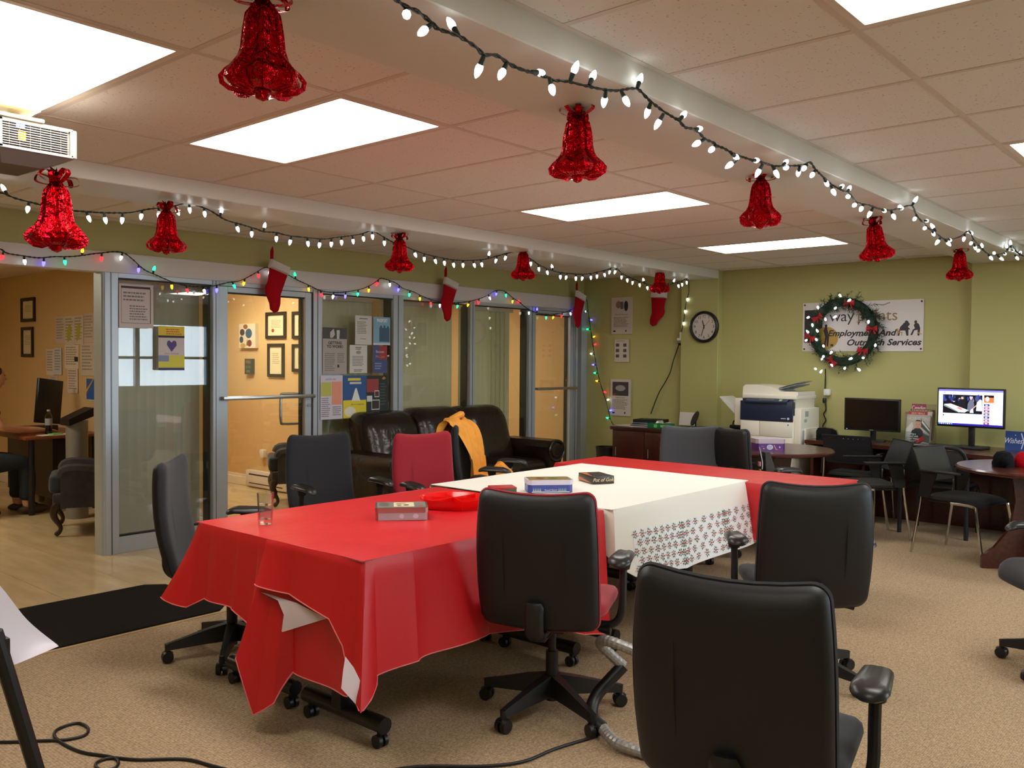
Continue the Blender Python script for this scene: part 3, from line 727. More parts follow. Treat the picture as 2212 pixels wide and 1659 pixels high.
# white paper cloth with a holly print along the hanging side
skC = Skirt([(3.585, 2.75, -.05, -.6, .05, .0), (3.585, 2.5, -.3, -1, .2, -.01), (3.6, 2.455, -.1, -1, .27, .02), (3.72, 2.45, .0, -1, .34, .05), (4.2, 2.45, 0, -1, .38, .05), (4.7, 2.45, 0, -1, .37, .06), (5.0, 2.45, .15, -1, .36, .08), (5.06, 2.46, .8, -.6, .33, .07), (5.07, 2.55, 1, 0, .2, .0)], .7605, (.007, 14), 200, 1.05)
def exC(t):
    b = MB(mat('holly_print_paper', (238, 238, 240), .5)); off = lambda p, q: V((p.x+q[2]*.0015, p.y+q[3]*.0015, p.z))
    def band(u, v):
        uu = lerp(.235, .93, u); vv = lerp(.34, .995, v); p = skC(uu, vv); q, _ = skC.at(uu); return off(p, q)
    b.grid(band, 90, 10); b.obj('printed_border', t, 60, world=True, label='holly print border')
    pr = MB(); gr = ink((38, 104, 74)); rd = ink((206, 66, 70)); rd2 = ink((214, 120, 84))
    Lm = skC.L[-1]
    row = 0; v = .40
    while v < .99:
        u = .245+(.02 if row % 2 else 0)
        while u < .925:
            p = skC(u, v); q, _ = skC.at(u); e1 = (skC(min(u+.004, 1), v)-skC(u-.004, v)).normalized(); e2 = (skC(u, v-.02)-skC(u, v+.02)).normalized(); nn = e1.cross(e2)
            nn = nn if nn.x*q[2]+nn.y*q[3] > 0 else -nn
            c = p+nn*.0032; a0 = random.uniform(0, 1)
            S = lambda a, r: c+e1*(math.cos(a)*r)+e2*(math.sin(a)*r)
            pr.m(gr)
            for k in range(7):
                a = a0+k*2*PI/7; r1, r2 = .009, random.uniform(.02, .027); pr.poly([S(a, r1), S(a-.3, (r1+r2)/2), S(a, r2), S(a+.3, (r1+r2)/2)])
            pr.m(rd)
            pr.poly([S(k*PI/3, .007) for k in range(6)])
            for sg in (0, PI):
                a = sg+random.uniform(-.5, .1); pr.poly([S(a, .02), S(a+.12, .031), S(a+.3, .034), S(a+.3, .031), S(a+.14, .027), S(a+.02, .018)])
            pr.m(rd2); pr.poly([c+nn*.0003+e1*.009+e2*.003, c+nn*.0003+e1*.012, c+nn*.0003+e1*.009-e2*.003, c+nn*.0003+e1*.006])
            u += .064/Lm
        v += .125; row += 1
    o = pr.obj('holly_print', t, 0, world=True); o['kind'] = 'stuff'
cloth('white_tablecloth', 'white table paper with a holly printed border over the middle tables', WHC, WHC, 3.585, 5.07, 2.45, 3.73, .7605, [skC, Skirt([(5.07, 3.72, .7, .7, .04, .0), (5.0, 3.73, 0, 1, .05, .0), (3.585, 3.73, 0, 1, .05, 0)], .7605, (.002, 9), 40)], 'white tablecloth', exC, hemc=False)

# ------------------------------------------------------------------ leather sofa
LEA = mat('dark_brown_leather', (34, 24, 19), .26, spec=.5, bump=(7, .5, .03), var=(4, .25))
def sofa():
    X, Y = 6.25, 6.15
    t = thing('leather_sofa', 'dark brown leather three seat sofa with rolled arms against the glass', 'sofa', (X, Y, 0))
    b = MB(LEA); b.bx(-1.08, 1.08, -.36, .4, .08, .3, bev=.03); b.obj('base', t)
    for k in range(4):
        f = MB(WOODD); f.cyl(((-1, 1)[k % 2]*.98, (-.3, .32)[k//2], 0), ((-1, 1)[k % 2]*.98, (-.3, .32)[k//2], .085), .025, .032, 12); f.obj('foot', t)
    for k in range(3):
        x = -.66+.66*k
        c = MB(LEA); pad(c, .65, .62, .08, [(.05, 0), (.01, .01), (0, .05), (0, .1), (.015, .14), (.05, .165), (.12, .178), (.2, .182)], None, T3(x, -.1, .29)); c.obj('seat_cushion', t)
        c = MB(LEA)
        def wp(a, h, z, k=k):
            lean = .10*(h/.3); return V((a, -z-.0+lean+.14, .70+h))
        pad(c, .67+.0, .62, .12, [(.06, -.2), (.01, -.18), (0, -.1), (0, -.02), (.015, .04), (.05, .085), (.1, .11), (.17, .12)], wp, T3(x*1.0, 0.06, -.02+(.0, .02, .015)[k])); c.obj('back_cushion', t)
    for s in (-1, 1):
        a = MB(LEA); x = s*1.06
        sec = [(-.1, .06), (.1, .06), (.11, .3), (.10, .44), (.13, .5), (.14, .57), (.1, .635), (.02, .66), (-.07, .645), (-.12, .58), (-.115, .5), (-.1, .42)]
        sec = [(s*p[0]+s*.03, p[1]) for p in sec]
        vs = []; ys = [-.42, -.40, -.1, .2, .42]; ins = [.86, 1, 1, 1, .9]
        for yy, q in zip(ys, ins): vs += [(x+p[0]*q, yy, .35+(p[1]-.35)*q) for p in sec]
        n = len(sec); fs = [(i*n+k, i*n+(k+1) % n, (i+1)*n+(k+1) % n, (i+1)*n+k) for i in range(4) for k in range(n)]+[tuple(range(n)), tuple(range(4*n, 5*n))[::-1]]
        a.add(vs, fs); arm = a.obj('arm', t, 40, clean=True)
        d = MB(LEA)
        d.tube([(x+s*.03+.125*math.cos(th), -.425, .545+.105*math.sin(th)) for th in [i*2*PI/22 for i in range(22)]], .012, 6, closed=True)
        pad(d, .17, .15, .07, [(.03, -.01), (0, 0), (.006, .012), (.03, .02)], lambda X_, Y_, Z_: V((x+s*.03+X_, -.418-Z_, .545+Y_))); d.obj('arm_scroll', arm)
    return t
sofa()
# cabriole leg armchairs
UPH = mat('navy_upholstery', (40, 46, 56), .8, var=(9, .3), bump=(300, .2, .003), sheen=.2)
UPH2 = mat('grey_tapestry', (58, 56, 58), .85, var=(14, .3), bump=(300, .2, .003))
def cabriole(x0, y0, label, dx=.78, rz=0):
    t = thing('wing_armchair', label, 'armchair', (x0, y0, 0), math.radians(rz), 'armchairs with curved legs')
    # chair faces -X; front legs at x = .05
    W_ = .6
    b = MB(UPH2); b.bx(.03, dx, .02, W_-.02, .24, .36, bev=.02); b.obj('frame', t)
    for yy in (.035, W_-.035):
        a = MB(UPH2)
        out = [(.09, .24), (.09, .5), (.14, .565), (.28, .56), (.45, .52), (.62, .53), (dx, .6), (dx, .24)]
        a.prism([(p[0], p[1]) for p in out], -.045, .045, T3(0, yy, 0) @ RX(PI/2)); a.tube(smooth_path([(.1, yy, .5), (.13, yy, .545), (.28, yy, .545), (.45, yy, .505), (.62, yy, .515), (dx, yy, .585)], 4), .052, 8); a.obj('arm', t, 40)
    b = MB(UPH2); pad(b, .6, .62, .1, [(.02, 0), (0, .02), (0, .1), (.03, .14), (.1, .15)], lambda a_, h_, z_: V((dx-.02-z_+.1*(h_/.4)*0+.0, W_/2+a_, .62+h_))); b.obj('backrest', t)
    b = MB(UPH); b.box((.33, W_/2, .43), (.66, W_-.13, .15), bev=.035, seg=3); b.obj('seat_cushion', t)
    for yy in (.04, W_-.04):
        l = MB(mat('dark_walnut', (48, 28, 18), .3)); l.tube(smooth_path([(.07, yy, .27), (.04, yy, .22), (.045, yy, .16), (.085, yy, .09), (.085, yy, .05), (.05, yy, .015)], 4), [.035, .036, .037, .036, .034, .032, .030, .028, .026, .024, .022, .02, .018, .017, .017, .017, .018, .02, .022, .02, .014], 10); l.obj('leg', t)
        l = MB(mat('dark_walnut')); l.cyl((dx-.06, yy, .26), (dx-.03, yy, 0), .022, .016, 8); l.obj('leg', t)
    return t
cabriole(2.96, 7.58, 'dark upholstered armchair with a curved leg just inside the open office', dx=.7, rz=-24)
cabriole(5.02, 7.53, 'dark upholstered armchair with curved legs seen through the glass door', dx=.66, rz=-32)
# ------------------------------------------------------------------ light strings
WIRE = mat('dark_green_wire', (24, 34, 28), .5)
SOCK = mat('green_socket', (22, 48, 40), .45)
BW = glow('white_led_bulb', (.93, 1.0, 1.0), 5.0)
BCOL = [glow('red_bulb', (1.0, .02, .03), 3.2), glow('pearl_bulb', (.92, 1.0, .97), 3.5), glow('blue_bulb', (.12, .10, 1.0), 4.5), glow('green_bulb', (.02, 1.0, .42), 2.4), glow('amber_bulb', (1.0, .52, .02), 2.6)]
sm = MB(SOCK); sm.cyl((0, 0, 0), (0, 0, .026), .0062, .0082, 8); SOCKME = sm.mesh('socket', 40)
def bulbmesh(m):
    b = MB(m); b.lathe([(.0, .024), (.0085, .026), (.0112, .034), (.0105, .044), (.0068, .056), (.002, .063), (0, .064)], 8); return b.mesh('bulb', 50)
BWME = bulbmesh(BW); BCME = [bulbmesh(m) for m in BCOL]
def align(p, d):
    d = V(d).normalized(); return Matrix.Translation(p) @ d.to_track_quat('Z', 'Y').to_matrix().to_4x4()
def light_string(name, label, pts, bulbs, group, r=.0042):
    o = pts[0]; t = thing(name, label, 'string lights', tuple(o), 0, group)
    path = smooth_path(pts, 4)
    b = MB(WIRE)
    for ph in (0, PI):
        tw = []
        L = 0
        for i, p in enumerate(path):
            if i: L += (p-path[i-1]).length
            tw.append(p+V((.35*math.sin(L*90+ph), .8*math.cos(L*90+ph), .8*math.sin(L*90+ph)))*.0042)
        b.tube(tw, r*.75, 5)
    b.obj('wire', t, 60, world=True)
    for p, d, k in bulbs:
        M_ = gm(t).inverted() @ align(p, d)
        s = link('socket', SOCKME, t, M=M_); link('bulb', BWME if k < 0 else BCME[k], s)
    return t
def z2(sx, ox, oy, pts): return [(ox+x*sx, oy+y*sx) for x, y in pts]
# right beam string
wr = z2(.3376, 740, 0, [(300, -60), (345, 0), (410, 45), (480, 75), (575, 150), (610, 185), (740, 230), (850, 300), (905, 350), (985, 355), (1060, 405), (1130, 440), (1240, 475), (1320, 500), (1340, 515), (1430, 520), (1560, 550), (1680, 575), (1760, 580), (1880, 568), (1960, 640), (2050, 710), (2150, 770)])
wr += z2(.1989, 1440, 100, [(120, 790), (200, 880), (290, 900), (380, 970), (410, 1005), (510, 1050), (540, 1080), (620, 1110), (720, 1165), (830, 1205), (940, 1240), (1050, 1265), (1160, 1300), (1260, 1300), (1430, 1295), (1500, 1285), (1560, 1262), (1610, 1330), (1700, 1420), (1790, 1500), (1870, 1545), (1960, 1590)])
wr += z2(.3375, 1480, 0, [(1060, 1250), (1100, 1295), (1180, 1315), (1240, 1335), (1310, 1345), (1380, 1330), (1450, 1316), (1480, 1375), (1540, 1445), (1600, 1490), (1660, 1530), (1700, 1530), (1760, 1515), (1815, 1478), (1845, 1530), (1890, 1580), (1940, 1625), (2000, 1630), (2060, 1605), (2085, 1566), (2120, 1610), (2169, 1640), (2230, 1648), (2300, 1610), (2330, 1640)])
YR = 1.655
RB = [((ox+a*s, oy+b_*s), (ox+c*s, oy+d*s)) for s, ox, oy, L in (
 (.3376, 740, 0, [(405, 60, 358, 122), (570, 155, 475, 232), (742, 228, 728, 105), (905, 355, 902, 485), (1050, 405, 995, 520), (1210, 460, 1305, 470), (1325, 508, 1303, 636), (1455, 520, 1458, 400), (1578, 545, 1622, 440), (1685, 575, 1718, 672), (1783, 585, 1783, 688), (1885, 565, 1920, 455), (1975, 650, 1990, 730), (2055, 725, 2045, 815)]),
 (.1989, 1440, 100, [(140, 805, 240, 668), (300, 902, 450, 885), (415, 1010, 335, 1080), (535, 1082, 418, 1182), (705, 1165, 805, 1242), (770, 1225, 730, 1300), (930, 1240, 1025, 1237), (1045, 1275, 1033, 1420), (1150, 1300, 1145, 1440), (1260, 1295, 1375, 1178), (1335, 1305, 1212, 1350), (1445, 1305, 1490, 1415), (1525, 1288, 1435, 1395), (1610, 1350, 1540, 1465), (1710, 1430, 1760, 1532), (1780, 1515, 1765, 1628), (1875, 1545, 1980, 1462), (1960, 1590, 2015, 1482)]),
 (.3375, 1480, 0, [(1060, 1255, 990, 1268), (1100, 1300, 1050, 1340), (1140, 1310, 1110, 1370), (1205, 1325, 1205, 1387), (1260, 1340, 1310, 1370), (1318, 1350, 1310, 1412), (1388, 1328, 1328, 1308), (1372, 1335, 1425, 1328), (1450, 1318, 1448, 1270), (1480, 1382, 1455, 1425), (1535, 1412, 1590, 1418), (1545, 1450, 1502, 1490), (1580, 1472, 1600, 1522), (1605, 1482, 1605, 1430), (1640, 1515, 1635, 1562), (1660, 1530, 1668, 1577), (1685, 1530, 1722, 1556), (1790, 1500, 1780, 1550), (1820, 1485, 1852, 1498), (1825, 1492, 1890, 1506), (1838, 1540, 1815, 1588), (1850, 1560, 1862, 1605), (1885, 1590, 1860, 1632), (1905, 1600, 1895, 1552), (1940, 1630, 1935, 1660), (1985, 1630, 1955, 1590), (1998, 1635, 2003, 1662), (2040, 1620, 2075, 1648), (2062, 1600, 2053, 1555), (2085, 1585, 2080, 1528), (2092, 1600, 2120, 1606), (2110, 1632, 2105, 1662), (2140, 1632, 2152, 1600)])) for a, b_, c, d in L]
bul = []
for (p, q) in RB:
    P_ = PY(*p, YR); Q_ = PY(*q, YR); d = Q_-P_; l = max(.01, .066**2-min(.062, d.length)**2)**.5 if d.length < .066 else 0
    d.y += random.choice((-1, 1))*min(l, .03); bul.append((P_, d, -1))
light_string('light_string', 'string of white bulbs looped along the right ceiling beam', [PY(*p, YR) for p in wr], bul, 'white light strings')
def auto_bulbs(pts, step, cols, start=.03, up=.12, depth=.35, spread=.35):
    path = smooth_path(pts, 6); out = []; acc = -start; k = 0
    for a, c in zip(path, path[1:]):
        L = (c-a).length; acc += L
        if acc >= step*random.uniform(.85, 1.1):
            acc = 0; tg = (c-a).normalized()
            d = V((0, 0, -1))+tg*random.uniform(-spread, spread)+V((0, random.uniform(-depth, depth), 0))
            if random.random() < up: d.z = random.uniform(.3, .9)
            out.append((c, d, cols[k % len(cols)])); k += 1
    return out
# left beam string (hangs from the underside of the left beam, then drops down the back wall)
wl_ = z2(.3376, 0, 0, [(-260, 1240), (-120, 1235), (0, 1232), (100, 1270), (230, 1303), (350, 1335), (480, 1350), (530, 1353), (600, 1358), (700, 1362), (830, 1360), (950, 1338), (1080, 1325), (1190, 1300), (1240, 1308), (1340, 1345), (1440, 1405), (1540, 1435), (1640, 1465)])
wl_ += z2(.2532, 420, 500, [(590, 2), (700, 10), (800, 35), (990, 55), (1110, 65), (1200, 52), (1310, 40), (1420, 22), (1505, -4), (1560, 15), (1680, 85), (1760, 112), (1850, 150), (1960, 190), (2060, 215), (2190, 240)])
wl_ += z2(.2532, 840, 500, [(600, 247), (700, 247), (800, 240), (870, 225), (940, 205), (1080, 178), (1210, 235), (1290, 290), (1400, 335), (1500, 355), (1640, 365), (1740, 355), (1850, 330), (1930, 308), (2000, 365), (2100, 410), (2190, 445)])
wl_ += z2(.217, 1240, 560, [(700, 240), (760, 255), (850, 265), (960, 250), (1060, 220), (1125, 192)])
pl = [PY(*p, 5.0) for p in wl_]
drop = [PX(*p, 8.93) for p in z2(.217, 1240, 560, [(1140, 235), (1142, 330), (1122, 400), (1105, 500), (1097, 570), (1087, 640), (1070, 720)])]
bl = auto_bulbs(pl, .098, [-1])+auto_bulbs(drop, .13, [-1], .02, 0, .1, .9)
pl2 = pl+[lerp(pl[-1], drop[0], .5)]+drop
light_string('light_string', 'string of white bulbs looped under the left ceiling beam', pl2, bl, 'white light strings')
# coloured string along the header board
wm = z2(.2532, 0, 500, [(-150, 130), (0, 150), (60, 185), (180, 205), (330, 225), (460, 215), (590, 215), (700, 205), (800, 190), (900, 180), (980, 172), (1060, 185), (1140, 245), (1230, 325), (1340, 375), (1430, 415), (1530, 450), (1620, 465), (1750, 470), (1850, 460), (1950, 435), (2050, 420), (2170, 360)])
wm += z2(.2532, 420, 500, [(600, 308), (680, 322), (780, 360), (880, 415), (970, 455), (1050, 495), (1130, 515), (1250, 520), (1330, 510), (1430, 490), (1500, 460), (1560, 420), (1590, 400), (1640, 410), (1720, 440), (1780, 485), (1870, 515), (1950, 555), (2050, 590), (2110, 600)])
wm += z2(.2532, 840, 500, [(560, 610), (670, 600), (770, 575), (850, 540), (910, 505), (985, 508), (1050, 560), (1110, 600), (1170, 650), (1250, 690), (1330, 705), (1430, 705), (1530, 680), (1600, 640), (1675, 578)])
pm = [PY(*p, 6.57) for p in wm]
dm = [PX(*p, 9.02) for p in z2(.2532, 840, 500, [(1692, 600), (1702, 700), (1725, 860), (1745, 1000), (1770, 1140), (1800, 1280), (1850, 1440), (1890, 1600), (1915, 1650)])]
bm_ = auto_bulbs(pm, .136, [0, 1, 2, 3, 4], .0, .12, .5, .2)
k0 = len(bm_)
bm2 = auto_bulbs(dm, .1, [(1+k) % 5 for k in range(5)], .0, .25, .2, .3)
bm2 = [(p, V((0, random.choice((-1, 1))*.9, random.uniform(-.5, .5)))+V((-.15, 0, 0)), k) for p, d, k in bm2]
light_string('coloured_light_string', 'string of coloured bulbs along the white header board and down the green corner', pm+dm, bm_+bm2, 'coloured light string')
# adapter and cord below the left string
t = thing('power_adapter', 'white power adapter hanging on the green wall below the light string', 'adapter', tuple(PX(1472, 725, 8.97)))
b = MB(PAPERW); b.box(PX(1472, 724, 8.97), (.03, .04, .07), bev=.006); b.box(PX(1468, 733, 8.97), (.025, .06, .03), bev=.005); b.obj('plug', t, world=True)
b = MB(BLACKP); b.cyl(PX(1466, 743, 8.97), PX(1481, 746, 8.97), .014, .01, 10); b.obj('connector', t, world=True)
b = MB(BLACKP); b.tube(smooth_path([PX(1466, 745, 8.97)]+[PX(*p, 9.03) for p in z2(.217, 1240, 560, [(1020, 920), (985, 1020), (960, 1120), (910, 1220), (850, 1320), (800, 1440), (765, 1540)])], 4), .006, 6); b.obj('cord', t, world=True)

# ------------------------------------------------------------------ red foil bells
FOIL = mat('red_foil', (190, 10, 24), .13, 1.0, bump=(38, .9, .02))
FOILP = mat('pink_red_foil', (205, 20, 44), .18, .9, bump=(60, .8, .02))
THREAD = mat('white_thread', (230, 228, 220), .6)
def bell_protos():
    # height .29, hung at z = 0 (top), bell mouth at z = -.27
    def prof(z):   # outer silhouette radius at depth z (0 top .. 1 mouth)
        if z < .2: return .045+.1*z
        if z < .62: return .065+.02*(z-.2)
        return .0734+.056*math.sin((z-.62)/.30*PI/2) if z < .92 else .129-.35*(z-.92)
    body = MB(FOIL); rnd = random.Random(3)
    N = 30; jit = {}
    pr = [(.006, -.02), (.03, -.035), (.044, -.06), (.05, -.1), (.054, -.14), (.06, -.17), (.077, -.2), (.097, -.225), (.1, -.245), (.085, -.262), (.05, -.27), (.015, -.268)]
    body.lathe(pr, N, fn=lambda a, i: 1+.16*math.cos(6*a+i*.12)+rnd.uniform(-.07, .07)*(1 if 0 < i < 11 else 0))
    bodym = body.mesh('bell_body', 0)
    fin = MB(FOILP)
    # an openwork leaf: outer band and inner edge, seen from the side (x outwards, z down)
    out = [(.012, -.0), (.05, -.05), (.058, -.1), (.063, -.15), (.075, -.185), (.105, -.21), (.122, -.232), (.118, -.255), (.095, -.272), (.06, -.278), (.035, -.27)]
    inn = [(.012, -.02), (.04, -.06), (.048, -.1), (.053, -.15), (.064, -.19), (.092, -.216), (.108, -.234), (.105, -.248), (.09, -.26), (.062, -.265), (.035, -.258)]
    for y in (-.0006, .0006):
        n = len(out); vs = [(p[0], y, p[1]) for p in out]+[(p[0], y, p[1]) for p in inn]
        fs = [(i, i+1, n+i+1, n+i) for i in range(n-1)]; fin.add(vs, fs if y > 0 else [f[::-1] for f in fs])
    finm = fin.mesh('foil_leaf', 0)
    bow = MB(FOIL)
    ring = smooth_path([(0, 0, 0), (.03, 0, .022), (.07, 0, .024), (.082, 0, .01), (.078, 0, -.008), (.04, 0, -.01), (0, 0, 0)], 4)
    w2 = .012
    vs = []; 
    for p in ring: vs += [(p.x, -w2, p.z), (p.x, w2, p.z)]
    bow.add(vs, [(2*i, 2*i+1, 2*i+3, 2*i+2) for i in range(len(ring)-1)])
    bowm = bow.mesh('bow_loop', 60)
    tail = MB(FOILP); tail.add([(0, -.01, 0), (.0, .01, 0), (.035, .016, .05), (.02, .004, .042), (.03, -.014, .056)], [(0, 1, 2, 3), (0, 3, 4)])
    tailm = tail.mesh('bow_tail', 0)
    cl = MB(FOIL); cl.lathe([(.02, -.255), (.026, -.27), (.018, -.288), (0, -.296)], 8, fn=lambda a, i: 1+.12*math.cos(3*a)); clm = cl.mesh('clapper', 0)
    return bodym, finm, bowm, tailm, clm
BELLP = bell_protos()
def bell(p, label, sc=1.0, top=None, rz=0, tilt=0):
    t = thing('foil_bell', label, 'bell', group='red foil bells', M=Matrix.Translation(p) @ RZ(rz) @ RX(tilt) @ Matrix.Diagonal((sc, sc, sc, 1)))
    bm1, fm, bw, tl, cm = BELLP
    link('bell_body', bm1, t)
    for k in range(8): link('foil_leaf', fm, t, M=RZ(k*PI/4+.2))
    for k in range(7): link('bow_loop', bw, t, M=T3(0, 0, -.022) @ RZ(k*2*PI/7) @ RY(-.12-.5*(k % 3)/2))
    for k in range(4): link('bow_tail', tl, t, M=T3(0, 0, -.01) @ RZ(k*PI/2+.3))
    link('clapper', cm, t)
    if top:
        s = MB(THREAD); s.cyl((0, 0, -.03), (0, 0, (top-p[2])/sc), .0012/sc, n=5); s.obj('thread', t)
for i, (x, y, lb) in enumerate(((568, 218, 'red foil bell at the top of the picture, the largest of all'), (1247, 395, 'red foil bell between the first two bright ceiling panels on the right'), (1642, 495, 'red foil bell above the third and fourth ceiling panels'),
        (1885, 567, 'red foil bell hanging near the green wall right of the far ceiling panel'), (2072, 608, 'red foil bell hanging in front of the green wall at the far right'))):
    P_ = PY(x, y, 1.96); bell(V((P_.x, 1.96, P_.z+.262)), lb, .89, ZB, i*1.1, .12 if i == 3 else .0)
bell(V((PY(123, 545, 3.62).x, 3.62, PY(123, 545, 3.62).z+.285)), 'red foil bell on a white thread under the projector', .97, 2.215, .5)
for i, (x, y, lb) in enumerate(((360, 550, 'red foil bell under the left beam above the tall glass panel'), (863, 590, 'red foil bell under the left beam between the first two stockings'),
        (1130, 607, 'red foil bell under the left beam before the third stocking'), (1425, 635, 'red foil bell under the left beam above the stocking on the green wall'))):
    P_ = PY(x, y, 4.9); bell(V((P_.x, 4.9, P_.z+.27)), lb, .92, ZB, i*.7+.2)

# ------------------------------------------------------------------ stockings
FELT = mat('red_felt', (176, 20, 32), .95, spec=.1, bump=(260, .3, .003)); FELTW = mat('white_felt', (226, 220, 220), .95, spec=.1, bump=(260, .3, .003))
def stocking(M, label, flip=1):
    t = thing('felt_stocking', label, 'stocking', M=M, group='red felt christmas stockings')
    sole = [(-.085, .06), (-.075, -.06), (-.09, -.12), (-.075, -.17), (-.02, -.24), (.0, -.29), (.045, -.31), (.08, -.285), (.085, -.23), (.07, -.14), (.085, -.04), (.1, .05)]
    b = MB(FELT)
    def puff(b, o, th):
        o = [(p[0]*flip, p[1]) for p in o]
        c = (sum(p[0] for p in o)/len(o), sum(p[1] for p in o)/len(o)); n = len(o); vs = []; fs = []
        for q, z in ((.7, 0), (1, .006), (1.0, .012), (.93, th*.7), (.75, th)): vs += [(c[0]+(p[0]-c[0])*q, c[1]+(p[1]-c[1])*q, z) for p in o]
        for i in range(4): fs += [(i*n+k, i*n+(k+1) % n, (i+1)*n+(k+1) % n, (i+1)*n+k) for k in range(n)]
        fs += [tuple(range(n))[::-1], tuple(range(4*n, 5*n))]; b.add(vs, fs)
    puff(b, sole, .035); b.obj('boot', t, 50, clean=True)
    b = MB(FELTW); puff(b, [(-.1, .055), (.108, .04), (.112, .12), (-.095, .135)], .045); b.obj('cuff', t, 50, clean=True)
    b = MB(FELT); b.tube([V((-.088*flip, .13, .015)), V((-.1*flip, .2, .012)), V((-.095*flip, .235, .01)), V((-.088*flip, .2, .014)), V((-.08*flip, .13, .02))], .01, 6); b.obj('loop', t)
def wallM(o, ux, tilt=0):
    return frameM(o, ux, (0, 0, 1)) @ RZ(tilt)
for x, y, lb in ((596, 598, 'red felt stocking with white cuff hanging before the first office door'), (968, 630, 'red felt stocking with white cuff hanging left of the sofa blinds'), (1249, 654, 'red felt stocking with white cuff beside the green corner')):
    stocking(wallM(PY(x, y, 6.54), (1, 0, 0), -.22) , lb, 1)
stocking(wallM(PX(1424, 652, 9.02), (0, -1, 0), -.12) @ Matrix.Diagonal((1.05, .95, 1, 1)), 'red felt stocking hanging on the green wall under a foil bell', -1)

# ------------------------------------------------------------------ projector on its ceiling mount
def projector():
    t = thing('ceiling_projector', 'grey data projector with louvred grille hung from the ceiling at left', 'projector', (1.05, 3.5, 2.25))
    SH = mat('projector_shell', (196, 190, 182), .4); SD = mat('projector_underside', (110, 100, 96), .45)
    b = MB(SH); x0, x1, z0, z1, d = .16, .425, 0, .105, .3
    b.bx(x0+.012, x1, .012, d, z0, z1, bev=.012, seg=3); b.bx(x1-.018, x1+.006, 0, d, z0-.002, z1, bev=.004)
    b.bx(x0, x1-.01, 0, .014, z1-.008, z1+.002); b.bx(x0, x1-.01, 0, .014, z0-.002, z0+.008); b.bx(x0, x0+.008, 0, .014, z0, z1); b.obj('case', t)
    u = MB(SD); u.add([(x0, 0, z0), (x1, 0, z0), (x1, d, z0), (x0, d, z0), (x0+.02, .05, -.05), (x1-.11, .05, -.05), (x1-.11, d-.03, -.05), (x0+.02, d-.03, -.05)], [(0, 4, 5, 1), (1, 5, 6, 2), (2, 6, 7, 3), (3, 7, 4, 0), (4, 7, 6, 5)]); u.obj('underside', t, 20)
    b = MB(mat('grille_dark', (34, 32, 28), .6)); b.bx(x0+.01, x1-.03, .004, .012, z0+.008, z1-.008); b.obj('grille_back', t, 0)
    s = MB(SH); s.bx(0, x1-.036-x0, -.004, .008, -.0014, .0014); me = s.mesh('louvre', 0)
    for k in range(10): link('louvre', me, t, M=T3(x0+.008, 0, z0+.014+k*.0088))
    for k in range(7):
        v = MB(SH); x = x0+.03+k*.036; v.bx(x, x+.0014, .0, .006, z0+.008, z1-.008); v.obj('grille_bar', t, 0)
    for c, nm, x, z, sx, sz in (((.25, .3, 1.0), 'blue', .215, .075, .03, .02), ((1.0, .35, .04), 'amber', .222, .034, .026, .03)):  # small glowing patches imitate the blue and orange reflection within the grille
        l = MB(glow(nm+'_grille_glow', c, 2.2)); l.bx(x, x+sx, .0025, .004, z, z+sz); l.obj('grille_glow', t, 0)
    m_ = MB(mat('mount_paint', (212, 200, 170), .4)); m_.bx(-.25, .31, .1, .14, .155, .262); m_.bx(-.25, .3, .0, .16, .15, .158); m_.cyl((.25, .12, .1), (.25, .12, .16), .02, n=12); m_.bx(.1, .31, -.01, .15, .108, .122, bev=.003); m_.obj('mount', t)
projector()

# ------------------------------------------------------------------ wreath and banner on the back wall
def banner():
    o = V((X1-.006, 3.785, 1.61)); Mx = frameM(o, (0, -1, 0), (0, 0, 1)); w_, h_ = 1.2, .505
    dk, gd = (52, 44, 52), (186, 148, 66)
    s = sheet('banner_sign', 'white vinyl banner with grey and gold lettering behind the wreath', 'banner', Mx, w_, h_, (228, 222, 222), [
        ('r', .015, .18, .16, .67, dk), ('e', .21, .27, .105, .23, gd), ('p', [(.19, .1), (.2, .3), (.185, .42), (.2, .5), (.215, .5), (.222, .42), (.235, .3), (.228, .1), (.215, .1), (.213, .26), (.205, .1)], dk), ('e', .207, .52, .012, .03, dk), ('r', .248, .1, .024, .045, dk),
        ('t', .235, .70, .31, 'way', dk, dict(align='LEFT', sx=1.02)), ('t', .47, .70, .31, 'points', (158, 124, 78), dict(align='LEFT', sx=1.02)),
        ('p', [(.6, .93), (.68, .9), (.74, .95), (.735, .96), (.68, .915), (.6, .94)], (110, 100, 90)),
        ('t', .22, .36, .17, 'Employment And', dk, dict(align='LEFT', shear=.3, bold=.0025, sx=1.12)), ('t', .98, .17, .17, 'Outreach Services', dk, dict(align='RIGHT', shear=.3, bold=.0025, sx=1.12)),
        ('p', [(.80, .30), (.815, .3), (.82, .4), (.86, .4), (.87, .3), (.885, .3), (.885, .42), (.90, .42), (.88, .47), (.895, .52), (.88, .58), (.85, .55), (.82, .47)], dk), ('e', .868, .565, .012, .03, dk),
        ('p', [(.90, .31), (.915, .31), (.93, .4), (.955, .41), (.955, .3), (.97, .3), (.975, .44), (.965, .52), (.94, .56), (.925, .5), (.935, .44), (.92, .42)], dk), ('e', .94, .565, .011, .028, dk),
        ('p', [(.79, .44), (.805, .44), (.81, .38), (.84, .37), (.835, .3), (.83, .3), (.83, .36), (.805, .36), (.795, .3), (.79, .3), (.798, .38)], gd), ('p', [(.955, .37), (.99, .33), (.985, .32), (.95, .35)], gd),
        ('e', .017, .955, .008, .02, (40, 40, 40)), ('e', .983, .955, .008, .02, (40, 40, 40)), ('e', .017, .045, .008, .02, (40, 40, 40)), ('e', .983, .045, .008, .02, (40, 40, 40))], .002)
    return s
banner()
